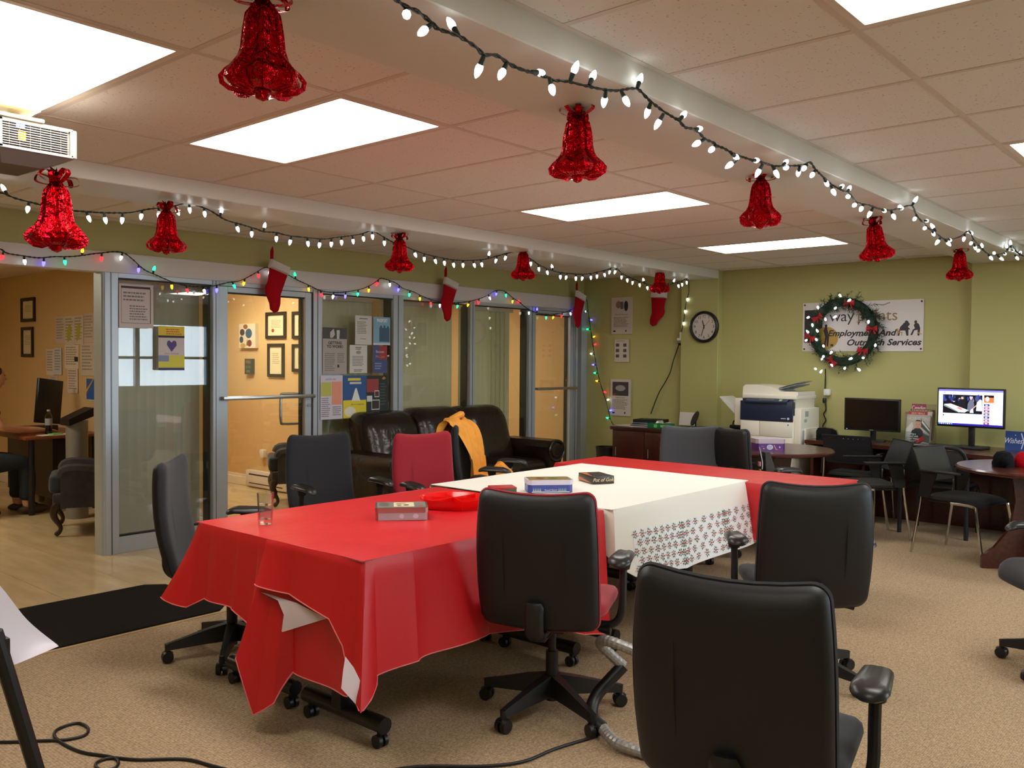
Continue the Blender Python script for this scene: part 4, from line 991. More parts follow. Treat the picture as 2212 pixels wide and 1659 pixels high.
def wreath():
    c = PX(1824, 717, 8.97); t = thing('christmas_wreath', 'green wreath with red bows and white lights hung over the banner', 'wreath', tuple(c))
    rnd = random.Random(5); b = MB(mat('pine_dark', (26, 46, 30), .8)); G2 = mat('pine_mid', (40, 66, 40), .8); G3 = mat('pine_pale', (58, 84, 56), .8); R0 = .30
    for k in range(300):          # sprigs: a twig with needles
        a = rnd.uniform(0, 2*PI); rr = R0+rnd.uniform(-.055, .055); ph = rnd.uniform(0, 2*PI)
        base = V((rnd.uniform(-.05, -.01), math.cos(a)*rr, math.sin(a)*rr))
        rad = V((0, math.cos(a), math.sin(a))); tan = V((0, -math.sin(a), math.cos(a)))
        d = (rad*rnd.uniform(-.75, .9)+tan*rnd.uniform(.2, 1.0)+V((-rnd.uniform(.0, .7), 0, 0))).normalized(); L = rnd.uniform(.06, .11)
        sd = d.orthogonal().normalized(); s2 = d.cross(sd)
        b.m((mat('pine_dark'), mat('pine_dark'), G2, G2, G3)[rnd.randrange(5)])
        for i in range(14):
            q = base+d*(L*i/14); an = i*2.4+ph; nd = (sd*math.cos(an)+s2*math.sin(an)+d*.55).normalized()*rnd.uniform(.028, .045)
            wv = nd.cross(d).normalized()*.0042
            b.add([q-wv, q+wv, q+nd], [(0, 1, 2)])
    core = [V((-.025, math.cos(i*2*PI/40)*R0, math.sin(i*2*PI/40)*R0)) for i in range(40)]; b.m(mat('pine_dark')); b.tube(core, .045, 7, closed=True)
    o = b.obj('foliage', t, 0); o['kind'] = 'stuff'
    bowm = MB(mat('red_velvet', (178, 22, 34), .75)); 
    for s in (-1, 1):
        bowm.add([(0, 0, .008), (0, 0, -.008), (-.012, s*.05, .034), (-.012, s*.055, -.03), (-.02, s*.03, .0)], [(0, 2, 4), (4, 3, 1), (0, 4, 1), (2, 3, 4)]); bowm.add([(0, 0, 0), (0, s*.012, -.006), (-.004, s*.04, -.05), (-.004, s*.024, -.055)], [(0, 1, 2, 3)])
    bowm.ball((-.006, 0, 0), .012, 8, 6); bme = bowm.mesh('bow', 40)
    def at(px_, py_, dx=-.075): p = PX(px_, py_, 8.97+dx); return V(p)-c
    for px_, py_, r in ((1835, 654, .1), (1766, 686, -.6), (1750, 728, .5), (1798, 780, .9), (1864, 757, .15), (1884, 710, 0)):
        link('bow', bme, t, M=Matrix.Translation(at(px_, py_)) @ RX(r))
    for px_, py_ in ((1815, 639), (1834, 649), (1767, 665), (1805, 665), (1745, 686), (1803, 685), (1783, 689), (1755, 703), (1765, 714), (1744, 716), (1742, 735), (1763, 733), (1779, 748), (1795, 762), (1778, 771), (1775, 776), (1797, 789), (1825, 795), (1855, 798), (1865, 773), (1837, 775), (1891, 745), (1876, 696), (1774, 802), (1762, 797)):
        sx = link('bulb', BWME, t, M=Matrix.Translation(at(px_, py_, -.085)) @ (V((rnd.uniform(-1, 0), rnd.uniform(-1, 1), rnd.uniform(-1, 1)))).to_track_quat('Z', 'Y').to_matrix().to_4x4() @ T3(0, 0, -.045))
    cd = MB(WIRE); cd.tube(smooth_path([PX(1783, 797, 8.98), PX(1783, 815, 9.02), PX(1782, 840, 9.02)], 4), .006, 6); cd.obj('cord', t, world=True)
    return t
wreath()
t = thing('plug_timer', 'white plug timer and green plug under the wreath with a black cord', 'plug', tuple(PX(1786, 850, 9.02)))
b = MB(PAPERW); b.box(PX(1787, 847, 9.02), (.05, .06, .065), bev=.006); b.obj('timer', t, world=True)
b = MB(SOCK); b.box(PX(1781, 865, 9.02), (.04, .035, .055), bev=.012); b.obj('plug', t, world=True)
b = MB(BLACKP); b.tube(smooth_path([PX(1783, 870, 9.03), PX(1784, 885, 9.03), PX(1779, 895, 9.03), PX(1784, 908, 9.03), PX(1777, 920, 9.03), PX(1778, 940, 9.03)], 4), .006, 6); b.obj('cord', t, world=True)

# ------------------------------------------------------------------ clock
def clock():
    c = PX(1521, 706, 8.93); Mx = frameM(V((8.945, c.y, c.z)), (0, -1, 0), (0, 0, 1)); t = thing('wall_clock', 'round white wall clock with black rim on the green pilaster', 'clock', M=Mx)
    R_ = .178
    b = MB(BLACKP); b.lathe([(R_*.82, .02), (R_*.84, .034), (R_*.93, .04), (R_, .03), (R_, 0), (R_*.8, 0)], 48, caps=False); b.obj('rim', t)
    f = MB(mat('clock_face', (222, 214, 208), .5)); f.lathe([(R_*.86, .010), (R_*.86, .018), (0, .018)], 40); f.obj('face', t, 20)
    for h in range(1, 13):
        a = PI/2-h*PI/6; text(str(h), t, T3(math.cos(a)*R_*.66, math.sin(a)*R_*.66, .0185), .046, ink((30, 28, 28)), name='numeral')
    tk = MB(ink((60, 56, 54)))
    for h in range(60):
        a = h*PI/30; r1 = R_*.8; r0 = R_*(.76 if h % 5 == 0 else .78); p = V((math.cos(a), math.sin(a), 0)); n_ = V((-p.y, p.x, 0))*.0012
        tk.poly([p*r0-n_+V((0, 0, .0188)), p*r1-n_+V((0, 0, .0188)), p*r1+n_+V((0, 0, .0188)), p*r0+n_+V((0, 0, .0188))])
    tk.obj('tick_marks', t, 0)
    for nm, ang, L, wd in (('hour_hand', 105, .075, .005), ('minute_hand', 253, .112, .0035), ('second_hand', 45, .1, .0012)):
        h = MB(ink((24, 22, 22))); h.bx(-.02, L, -wd, wd, .021, .0225, M=RZ(math.radians(ang))); h.obj(nm, t, 0)
    g = MB(glass('clock_glass', (1, 1, 1), 1.45, 1)); g.lathe([(R_*.83, .03), (0, .031)], 32, caps=False); g.obj('cover_glass', t)
clock()
# ------------------------------------------------------------------ back wall: credenza, desk, copier, screens
def part_box(name, t, m_, *a, **k):
    b = MB(m_); b.bx(*a, **k); return b.obj(name, t)
def credenza():
    t = thing('credenza', 'dark mahogany credenza below the posters in the corner', 'credenza', (8.7, 5.25, 0))
    part_box('body', t, WOODD, -.2, .23, -.32, .56, .0, .7, bev=.004); part_box('top', t, WOODD, -.225, .235, -.33, .585, .7, .738, bev=.006)
    for ya, yb in ((-.31, .115), (.125, .55)):
        d = part_box('door', t, WOODD, -.218, -.2, ya, yb, .04, .69, bev=.003); h = MB(STEEL); h.cyl((-.225, yb-.05, .4), (-.225, yb-.05, .5), .005, n=8); h.obj('handle', d)
credenza()
t = thing('side_cabinet', 'black low cabinet between the credenza and the copier', 'cabinet', (8.68, 4.52, 0))
part_box('body', t, BLACKP, -.18, .24, -.33, .38, 0, .72, bev=.01); b = MB(BLACKP); b.prism([(-.2, -.34), (.26, -.34), (.26, .39), (-.1, .39), (-.18, .33), (-.2, .2)], .72, .765); b.obj('top', t)
d = part_box('door', t, BLACKS, -.19, -.18, -.31, .36, .03, .7); h = MB(STEEL); h.cyl((-.196, -.25, .5), (-.196, -.25, .6), .005, n=8); h.obj('handle', d)
def paper_stack(name, label, cat, x, y, z, rz, layers, group=None):
    t = thing(name, label, cat, (x, y, z), rz, group); zz = 0
    for nm, w_, d_, h_, c, r in layers:
        b = MB(ink(c)); b.box((0, 0, zz+h_/2), (w_, d_, h_), RZ(r), bev=.0015 if h_ > .006 else 0, seg=1); b.obj(nm, t); zz += h_
    return t
paper_stack('folder_stack', 'untidy stack of folders under a black binder on the credenza', 'folders', 8.7, 5.42, .738, .1, [('folder', .3, .4, .012, (200, 198, 196), .1), ('folder', .28, .38, .01, (90, 100, 120), -.15), ('folder', .28, .36, .012, (190, 188, 186), .05), ('folder', .27, .37, .012, (50, 56, 66), .2), ('folder', .28, .36, .008, (214, 210, 206), -.1), ('binder', .26, .34, .035, (24, 24, 26), .12)])
paper_stack('paper_pile', 'loose pile of papers at the left end of the credenza', 'papers', 8.62, 5.66, .738, -.2, [('sheet', .2, .26, .004, (214, 208, 206), .0), ('sheet', .21, .27, .004, (196, 190, 192), .2), ('sheet', .2, .26, .003, (224, 220, 218), -.1)])
t = thing('tissue_box', 'green box lying on the front edge of the credenza', 'box', (8.56, 5.2, .738), .1); part_box('carton', t, ink((22, 112, 70)), -.06, .06, -.14, .14, 0, .06, bev=.003)
b = MB(ink((120, 200, 90))); b.bx(-.0615, -.06, -.1, -.02, .02, .045); b.bx(-.0615, -.06, .02, .06, .015, .05); b.obj('label_patch', t, 0)
b = MB(PAPERW); b.add([(-.03, -.05, .06), (.03, .04, .06), (.0, -.02, .095), (.02, .06, .085), (-.04, .05, .06)], [(0, 1, 2), (1, 3, 2), (4, 1, 3)]); b.obj('tissue', t, 0)
sheet('paper_card', 'blank white card standing at the wall behind the credenza', 'card', frameM((8.90, 5.17, .765), (0, -1, 0), (.15, 0, 1)), .22, .15, (226, 222, 214))
t = thing('table_mirror', 'small black oval mirror standing on the black cabinet', 'mirror', (8.72, 4.86, .765)); b = MB(BLACKP); b.lathe([(0, 0), (.065, .002), (.065, .012), (0, .014)], 20, M=T3(0, 0, .095) @ RZ(-.5) @ RY(-1.1) @ Matrix.Diagonal((1.35, .8, 1, 1))); b.obj('oval', t); b = MB(BLACKP); b.cyl((0.01, 0, 0), (0.01, 0, .08), .008, n=8); b.cyl((0, 0, 0), (0, 0, .008), .04, n=16); b.obj('stand', t)
paper_stack('paper_pile', 'white papers spread over the black cabinet beside the copier', 'papers', 8.66, 4.55, .765, .1, [('sheet', .22, .32, .004, (226, 222, 216), .15), ('sheet', .2, .3, .003, (236, 232, 226), -.2), ('sheet', .2, .28, .003, (214, 212, 208), .35)])
t = thing('label_maker', 'small black device with a handle at the wall next to the copier', 'device', (8.83, 4.4, .765)); part_box('body', t, BLACKP, -.05, .05, -.08, .08, 0, .045, bev=.012); b = MB(BLACKP); b.tube(smooth_path([(0, .06, .04), (0, .05, .085), (0, -.02, .09), (0, -.06, .04)], 4), .008, 6); b.obj('handle', t)
t = thing('waste_bin', 'black waste bin on the floor left of the credenza', 'bin', (8.78, 6.08, 0)); b = MB(BLACKP); b.lathe([(.0, .0), (.1, .0), (.13, .44), (.137, .46), (.124, .46), (.09, .02)], 20, sx=1, sy=1.05); b.obj('tub', t)
def copier():
    t = thing('photocopier', 'large white office photocopier with a navy blue front band', 'photocopier', (8.36, 3.58, 0))
    WH = mat('copier_white', (226, 220, 204), .4); NV = mat('copier_navy', (30, 40, 66), .35)
    W_, D_ = .56, .52
    part_box('body', t, WH, 0, D_, 0, W_, .06, .97, bev=.01); part_box('plinth', t, BLACKP, .02, D_-.02, .02, W_-.02, 0, .06)
    for za, zb in ((.07, .38), (.385, .60), (.605, .745)):
        d = part_box('drawer', t, WH, -.012, .004, .005, W_-.005, za, zb, bev=.004)
        g_ = MB(mat('copier_recess', (90, 88, 84), .5)); g_.add([(-.0128, W_/2+dy*.13, zb-.055+dz) for dy, dz in ((-1, .012), (-.5, -.004), (0, -.008), (.5, -.004), (1, .012), (.5, .012), (-.5, .012))], [tuple(range(7))]); g_.obj('grip', d, 0)
    part_box('front_door', t, WH, -.012, .004, .005, .345, .75, .90, bev=.004); part_box('front_door', t, WH, -.012, .004, .35, W_-.005, .75, .90, bev=.004)
    p_ = part_box('blue_panel', t, NV, -.016, .05, .002, W_-.002, .905, 1.10, bev=.004); q = MB(ink((206, 208, 214))); q.cyl((-.0165, .045, .935), (-.0175, .045, .935), .012, n=14); q.bx(-.0172, -.0165, .07, .12, .931, .939); q.obj('emblem', p_)
    q = MB(ink((96, 140, 190))); q.bx(-.0135, -.012, .04, .055, .865, .882); q.obj('sticker', t)
    part_box('blue_body', t, NV, .04, D_, .02, W_, .97, 1.12, bev=.006); part_box('scanner_base', t, WH, .05, D_, 0, .03, .97, 1.13)
    c = MB(NV); c.add([(-.03, .06, 1.1), (-.03, W_-.06, 1.1), (.07, W_-.06, 1.145), (.07, .06, 1.145), (-.03, .06, 1.085), (-.03, W_-.06, 1.085), (.07, W_-.06, 1.1), (.07, .06, 1.1)], [(0, 1, 2, 3)[::-1], (4, 5, 6, 7), (0, 4, 5, 1), (1, 5, 6, 2), (0, 3, 7, 4)]); c.m(mat('copier_screen', (46, 56, 70), .15)); c.add([(-.018, .2, 1.107), (-.018, .36, 1.107), (.045, .36, 1.135), (.045, .2, 1.135)], [(3, 2, 1, 0)]); c.m(ink((150, 190, 150))); c.add([(-.016, .12, 1.1075), (-.016, .15, 1.1075), (.02, .15, 1.1235), (.02, .12, 1.1235)], [(3, 2, 1, 0)]); c.obj('control_panel', t, 20)
    part_box('scanner', t, WH, .03, D_, -.02, W_+.0, 1.125, 1.165, bev=.006)
    a = MB(WH); a.prism([(.0, 1.165), (.0, 1.20), (.18, 1.20), (.27, 1.245), (.42, 1.262), (.56, 1.262), (.585, 1.24), (.59, 1.165)], 0, .42, Matrix(((0, 0, 1, .06), (1, 0, 0, -.02), (0, 1, 0, 0), (0, 0, 0, 1)))); a.obj('document_feeder', t, 30)
    a = MB(mat('copier_grey', (120, 128, 140), .4)); a.add([(.1, .2, 1.225), (.1, .02, 1.275), (.44, .02, 1.275), (.44, .2, 1.225), (.1, .2, 1.215), (.1, .02, 1.265), (.44, .02, 1.265), (.44, .2, 1.215)], [(3, 2, 1, 0), (4, 5, 6, 7), (0, 1, 5, 4), (1, 2, 6, 5), (2, 3, 7, 6), (3, 0, 4, 7)]); a.obj('feeder_tray', t, 0)
    a = MB(PAPERW); a.add([(.14, .22, 1.232), (.14, -.04, 1.305), (.38, -.04, 1.305), (.38, .22, 1.232)], [(3, 2, 1, 0)]); a.obj('paper', t, 0)
    part_box('left_finisher', t, WH, .04, .42, W_, W_+.09, .84, 1.12, bev=.01)
    o = MB(mat('tray_plastic', (214, 212, 206), .4)); o.add([(.06, W_+.08, 1.02), (.06, W_+.27, 1.13), (.36, W_+.27, 1.13), (.36, W_+.08, 1.02), (.06, W_+.08, .94), (.06, W_+.27, 1.12), (.36, W_+.27, 1.12), (.36, W_+.08, .94)], [(0, 1, 2, 3), (7, 6, 5, 4), (0, 4, 5, 1), (1, 5, 6, 2), (2, 6, 7, 3), (3, 7, 4, 0)]); o.obj('output_tray', t, 0)
    r = part_box('side_door', t, WH, .02, D_-.04, -.07, .0, .56, 1.04, bev=.01)
    q = MB(mat('copier_line', (170, 172, 172), .5)); q.bx(.06, .3, -.0715, -.07, .62, .82); q.bx(.1, .16, -.0715, -.07, .9, .93); q.bx(.12, .2, -.0715, -.07, .955, 1.01); q.obj('side_labels', r, 0)
    part_box('bypass_tray', t, WH, .1, .42, -.085, -.07, .6, .84, bev=.004)
copier()
def long_desk():
    t = thing('computer_desk', 'long curved mahogany desk along the green back wall carrying two monitors', 'desk', (8.6, 2.2, 0))
    out = [(.34, 1.28), (-.2, 1.28), (-.22, .75), (-.28, .35), (-.42, 0), (-.56, -.4), (-.64, -.9), (-.66, -1.7), (.34, -1.7)]
    b = MB(WOODD); b.prism(out, .70, .735); b.obj('worktop', t, 0)
    b = MB(WOODD); b.bx(.2, .23, -1.65, 1.25, .0, .70); b.obj('back_panel', t, 0)
    for y in (1.22, .72, -.62, -1.6): part_box('side_panel', t, WOODD, -.12, .34, y, y+.03, 0, .70)
long_desk()
def monitor(t_name, label, x, y, z, rz, w_, h_, zb, tilt=0, on=False, foot='flat'):
    t = thing(t_name, label, 'monitor', (x, y, z), rz, 'computer monitors')
    b = MB(BLACKP); b.box((0, 0, zb+h_/2), (.035, w_, h_), bev=.006); b.box((.03, 0, zb+h_/2), (.04, w_*.5, h_*.5), bev=.015); b.obj('housing', t)
    s = frameM((-.0185, w_/2-.014, zb+.018), (0, -1, 0), (0, 0, 1)); ww, hh = w_-.028, h_-.034
    if not on:
        p = MB(mat('dark_screen', (14, 14, 15), .18)); p.add([(0, 0, 0), (ww, 0, 0), (ww, hh, 0), (0, hh, 0)], [(0, 1, 2, 3)], s); p.obj('screen', t, 0)
        q = MB(ink((150, 150, 154))); q.add([(ww/2-.02, -.010, .0015), (ww/2+.02, -.010, .0015), (ww/2+.02, -.005, .0015), (ww/2-.02, -.005, .0015)], [(0, 1, 2, 3)], s); q.m(glow('power_led', (.2, .4, 1), 2)); q.add([(.01, -.009, .0015), (.02, -.009, .0015), (.02, -.005, .0015), (.01, -.005, .0015)], [(0, 1, 2, 3)], s); q.obj('badge', t, 0)
    else:
        rnd = random.Random(4); it = [('r', 0, 0, 1, .05, (40, 30, 150)), ('r', 0, .95, 1, .05, (120, 120, 210)), ('r', 0, .93, 1, .02, (214, 216, 244)), ('r', .07, .33, .62, .53, (16, 14, 22))]
        for k in range(26):
            x_ = rnd.uniform(.08, .66); it.append(('e', x_, rnd.uniform(.68, .82), rnd.uniform(.012, .03), rnd.uniform(.03, .09), rnd.choice(((40, 60, 140), (30, 40, 90), (190, 190, 214), (20, 20, 26), (60, 70, 120), (190, 150, 130)))))
        it += [('p', [(.3, .5), (.32, .68), (.36, .74), (.4, .74), (.43, .66), (.45, .5)], (24, 24, 30)), ('e', .38, .77, .02, .035, (206, 160, 140)), ('p', [(.46, .40), (.47, .62), (.5, .72), (.55, .72), (.57, .58), (.56, .38)], (96, 100, 120)), ('e', .52, .77, .022, .04, (206, 160, 140)), ('r', .495, .795, .05, .02, (226, 226, 236)),
               ('p', [(.6, .42), (.61, .66), (.65, .73), (.685, .72), (.69, .42)], (228, 238, 250)), ('p', [(.6, .55), (.61, .6), (.55, .5), (.53, .47), (.54, .46)], (214, 164, 140)), ('p', [(.5, .36), (.52, .46), (.55, .47), (.56, .36)], (220, 230, 250)),
               ('p', [(.09, .58), (.2, .60), (.48, .43), (.42, .36), (.34, .37)], (236, 236, 244)), ('p', [(.09, .57), (.34, .37), (.34, .345), (.09, .53)], (120, 140, 140)), ('p', [(.28, .5), (.34, .51), (.4, .45), (.36, .43)], (220, 120, 110)),
               ('e', .085, .27, .012, .02, (40, 40, 60)), ('r', .105, .265, .04, .012, (220, 90, 110)), ('r', .08, .9, .04, .02, (200, 80, 120)),
               ('r', .72, .66, .15, .21, (236, 110, 60)), ('r', .72, .8, .15, .07, (30, 20, 24)), ('e', .77, .76, .03, .07, (226, 200, 214))]
        for k in range(7): it += [('r', .72, .56-k*.085, .085, .065, ((60, 60, 110), (150, 90, 140), (120, 60, 90), (90, 90, 140))[k % 4]), ('e', .76, .59-k*.085, .02, .02, (206, 190, 206)), ('r', .82, .6-k*.085, .12, .012, (200, 200, 226)), ('r', .82, .575-k*.085, .09, .008, (214, 214, 234))]
        for k in range(7): it.append(('r', .015+k*.033, .012, .022, .028, ((60, 180, 220), (220, 220, 250), (200, 170, 90))[k % 3]))
        sheet('screen', None, None, s, ww, hh, (226, 230, 255), it, .001, parent=t, em=1.25)
    n = MB(BLACKP); n.box((.035, 0, zb*.5+.03), (.03, .05, zb+.12), bev=.006); n.obj('neck', t)
    f = MB(BLACKP)
    if foot == 'flat': f.box((.02, 0, .012), (.2, .26, .024), bev=.008)
    else: f.prism([(-.12, -.02), (-.08, -.14), (.1, -.1), (.1, .1), (-.08, .14), (-.12, .02)], 0, .016)
    f.obj('foot', t)
    return t
p = PX(1884, 900, 8.72); monitor('monitor', 'black switched off monitor on the desk right of the copier', 8.72, p.y, .735, -.02, .53, .315, .10, foot='v')
p = PX(2097, 880, 8.6); monitor('monitor', 'lit monitor showing a video of people at a long cake', 8.6, p.y, .735, -.13, .57, .35, .19, on=True)
# magazines in an acrylic rack
def rack():
    p = PX(1985, 940, 8.68); t = thing('magazine_rack', 'clear acrylic rack of magazines between the two monitors', 'magazine rack', (8.68, p.y, .735), -.08)
    A = glass('acrylic', (.92, .94, .95), 1.5, 1.6); b = MB(A); b.bx(-.02, -.017, -.12, .12, .0, .12); b.bx(-.02, .09, -.123, -.12, 0, .3); b.bx(-.02, .09, .12, .123, 0, .3); b.bx(-.02, .09, -.12, .12, 0, .004); b.obj('rack', t, 0); return t
rk = rack(); ry = PX(1985, 940, 8.68).y
def magM(dx, dz, tilt, w_, dy=0): return TR(8.68, ry, .735, -.08) @ frameM((dx, w_/2+dy, dz), (0, -1, 0), (tilt, 0, 1))
sheet('magazine', 'front magazine with a man in a dark coat on its cover', 'magazine', magM(-.012, .005, .12, .215, .012), .215, .275, (176, 170, 160), [
    ('p', [(0, .5), (.25, .75), (.3, .6), (.2, .3), (0, .2)], (206, 204, 196)), ('p', [(.6, .9), (1, .55), (1, .35), (.62, .6)], (70, 72, 70)), ('p', [(.66, .82), (1, .5), (1, .44), (.64, .74)], (206, 206, 200)), ('p', [(.7, .4), (1, .3), (1, .05), (.75, .1)], (84, 96, 84)),
    ('t', .52, .86, .16, 'HORIZONS', (206, 204, 196), dict(sx=.95)), ('e', .5, .66, .13, .15, (196, 150, 124)), ('p', [(.38, .74), (.42, .82), (.58, .82), (.62, .74), (.58, .78), (.42, .78)], (50, 40, 36)), ('e', .45, .67, .012, .012, (60, 50, 44)), ('e', .55, .67, .012, .012, (60, 50, 44)), ('p', [(.46, .58), (.54, .58), (.53, .57), (.47, .57)], (150, 90, 84)), ('e', .5, .62, .015, .025, (180, 132, 108)),
    ('p', [(.2, .2), (.25, .45), (.4, .54), (.6, .54), (.72, .45), (.78, .12), (.6, .02), (.25, .02)], (36, 38, 44)), ('p', [(.4, .12), (.74, .3), (.82, .15), (.5, .04)], (200, 40, 36)),
    ('t', .08, .34, .08, 'Making a', (232, 232, 228), dict(align='LEFT', bold=.0008)), ('t', .08, .26, .08, 'Splash with', (232, 232, 228), dict(align='LEFT', bold=.0008)), ('t', .08, .18, .08, 'Cold Water', (232, 232, 228), dict(align='LEFT', bold=.0008)), ('l', .08, .12, .4, 2, .035, (220, 220, 216))], .004, group='magazines in the acrylic rack')
sheet('magazine', 'red banded magazine just behind the front one', 'magazine', magM(.01, .03, .14, .215, .005), .215, .282, (190, 182, 170), [('r', 0, .86, .8, .13, (170, 50, 60)), ('t', .4, .925, .08, 'EASY MEALS', (236, 220, 200), {}), ('r', .8, .86, .2, .13, (206, 200, 190))], .004, group='magazines in the acrylic rack')
sheet('magazine', 'brown covered magazine in the middle of the rack', 'magazine', magM(.03, .045, .16, .215, 0), .22, .285, (110, 80, 50), [('r', 0, .92, 1, .07, (70, 52, 36)), ('l', .05, .965, .9, 1, .05, (214, 180, 110))], .004, group='magazines in the acrylic rack')
sheet('magazine', 'magazine with a purple red title block at the back of the rack', 'magazine', magM(.05, .06, .18, .215, 0), .22, .32, (150, 146, 100), [('r', 0, .55, .6, .45, (150, 50, 84)), ('t', .3, .88, .17, 'Canadian', (240, 232, 232), dict(sx=.62)), ('t', .3, .72, .17, 'Living', (240, 232, 232), dict(sx=.7)), ('r', .35, .6, .2, .05, (220, 90, 60))], .004, group='magazines in the acrylic rack')
p = PX(1798, 945, 8.5)
t = thing('desk_radio', 'small black desk radio with a rounded top left of the dark monitor', 'radio', (8.52, 3.3, .735), .25)
b = MB(mat('gloss_black', (20, 22, 24), .12)); b.prism([(-.1, 0), (.1, 0), (.105, .04), (.085, .1), (.05, .118), (-.03, .125), (-.085, .12), (-.1, .09)], -.045, .045, Matrix(((0, 0, 1, 0), (-1, 0, 0, 0), (0, 1, 0, 0), (0, 0, 0, 1)))); b.obj('case', t, 30)
b = MB(ink((190, 40, 36))); b.bx(-.047, -.045, -.03, .0, .03, .042); b.obj('red_button', t, 0); b = MB(BLACKP); b.tube(smooth_path([(.0, -.1, .01), (.02, -.16, .006), (-.02, -.2, .006), (.03, -.26, .006)], 4), .004, 5); b.obj('cord', t)
sheet('greeting_card', 'blue card with white script at the right picture edge', 'card', TR(8.7, PX(2196, 950, 8.7).y, .735, 0) @ frameM((0, .09, .0), (0, -1, 0), (.1, 0, 1)), .2, .17, (30, 66, 130), [('t', .3, .5, .4, 'Wishes', (226, 232, 240), dict(shear=.4, sx=.7)), ('p', [(.6, .9), (.7, .5), (.62, .1), (.66, .1), (.75, .5), (.64, .92)], (200, 214, 236)), ('e', .4, .8, .02, .025, (220, 226, 240)), ('e', .8, .75, .02, .025, (220, 226, 240)), ('e', .9, .4, .02, .025, (220, 226, 240))], .003)
# round tables
def round_table(x, y, r, label):
    t = thing('round_table', label, 'table', (x, y, 0), 0, 'round mahogany tables')
    b = MB(WOODD); b.lathe([(0, .708), (r-.02, .708), (r, .716), (r+.002, .73), (r-.008, .742), (0, .742)], 64); b.obj('tabletop', t)
    for a in (0, PI/2):
        b = MB(WOODD); q = r*.72
        prof = [(-q, 0), (-q, .09), (-q*.8, .15), (-q*.52, .3), (-q*.45, .5), (-q*.52, .705), (q*.52, .705), (q*.45, .5), (q*.52, .3), (q*.8, .15), (q, .09), (q, 0)]
        b.prism(prof, -.018, .018, RZ(a+.6) @ RX(PI/2)); b.obj('base_panel', t, 20)
round_table(7.3, 3.35, .55, 'round mahogany table carrying the purple tin'); round_table(7.34, 1.27, .56, 'round mahogany table with knitted hats at the right picture edge')
def tin(name, label, M, w_, d_, h_, body, lid, items_top=(), items_front=(), chamfer=.02):
    t = thing(name, label, 'tin', M=M)
    oc = lambda e: [(-w_/2+chamfer-e, -d_/2-e), (w_/2-chamfer+e, -d_/2-e), (w_/2+e, -d_/2+chamfer-e), (w_/2+e, d_/2-chamfer+e), (w_/2-chamfer+e, d_/2+e), (-w_/2+chamfer-e, d_/2+e), (-w_/2-e, d_/2-chamfer+e), (-w_/2-e, -d_/2+chamfer-e)]
    b = MB(body); b.prism(oc(0), 0, h_*.66); b.obj('body', t, 0); b = MB(lid); b.prism(oc(.0025), h_*.62, h_); b.obj('lid', t, 0)
    if items_top: sheet('lid_print', None, None, T3(-w_/2+.006, -d_/2+.006, h_), w_-.012, d_-.012, items_top[0], items_top[1], .0006, parent=t, rough=.3)
    if items_front: sheet('front_print', None, None, T3(-w_/2+chamfer, -d_/2-.0006, .002) @ RX(PI/2), w_-2*chamfer, h_*.6, items_front[0], items_front[1], .0005, parent=t, rough=.35)
    return t
tin('purple_tin', 'purple confectionery tin on the round table', TR(7.12, 3.27, .742, math.radians(-46)), .25, .16, .1, mat('purple_tin', (92, 30, 120), .3), mat('tin_lid_cream', (196, 180, 190), .3), (), ((88, 26, 122), [('e', .45, .5, .13, .36, (206, 206, 226)), ('l', .37, .58, .18, 2, .2, (110, 90, 150)), ('p', [(.6, .8), (.63, .85), (.72, .2), (.68, .15)], (220, 130, 110)), ('p', [(.72, .3), (.8, .1), (.68, .1)], (220, 100, 60)), ('e', .85, .5, .03, .12, (214, 200, 230)), ('r', .1, .6, .1, .06, (200, 110, 120)), ('e', .2, .3, .03, .08, (220, 180, 120))]))
# knitted hats with pompoms
KN = lambda n, c: mat(n, c, .95, bump=(120, .8, .01), spec=.1)
def hat(x, y, z, c, pc, label, rz=0, r=.085):
    t = thing('knitted_hat', label, 'hat', (x, y, z), rz, 'knitted hats on the round table')
    b = MB(KN('knit_%d_%d' % (c[0], c[1]), c)); b.lathe([(r*1.02, 0), (r*1.08, .015), (r*1.05, .035), (r, .036), (r*.92, .075), (r*.62, .105), (.0, .115)], 24, sx=1.15, fn=lambda a, i: 1+.03*math.sin(12*a)); b.obj('crown', t)
    pm_ = MB(KN('pom_%d_%d' % (pc[0], pc[1]), pc)); rnd = random.Random(int(c[0]))
    pm_.grid(lambda u, v: V((math.cos(2*PI*u)*math.sin(PI*v), math.sin(2*PI*u)*math.sin(PI*v), math.cos(PI*v)))*(.042*(1+rnd.uniform(-.12, .12)))+V((-.11, .0, .05)), 20, 12, cu=True); pm_.obj('pompom', t, 60)
hat(7.24, 1.50, .742, (24, 24, 28), (18, 18, 20), 'black knitted hat lying on the right hand round table', .2, .07); hat(7.35, 1.36, .742, (176, 16, 28), (150, 16, 28), 'red knitted hat on the right hand round table', 2.6); hat(7.4, 1.2, .742, (20, 110, 72), (20, 120, 80), 'green knitted hat at the picture edge on the round table', 3.0)

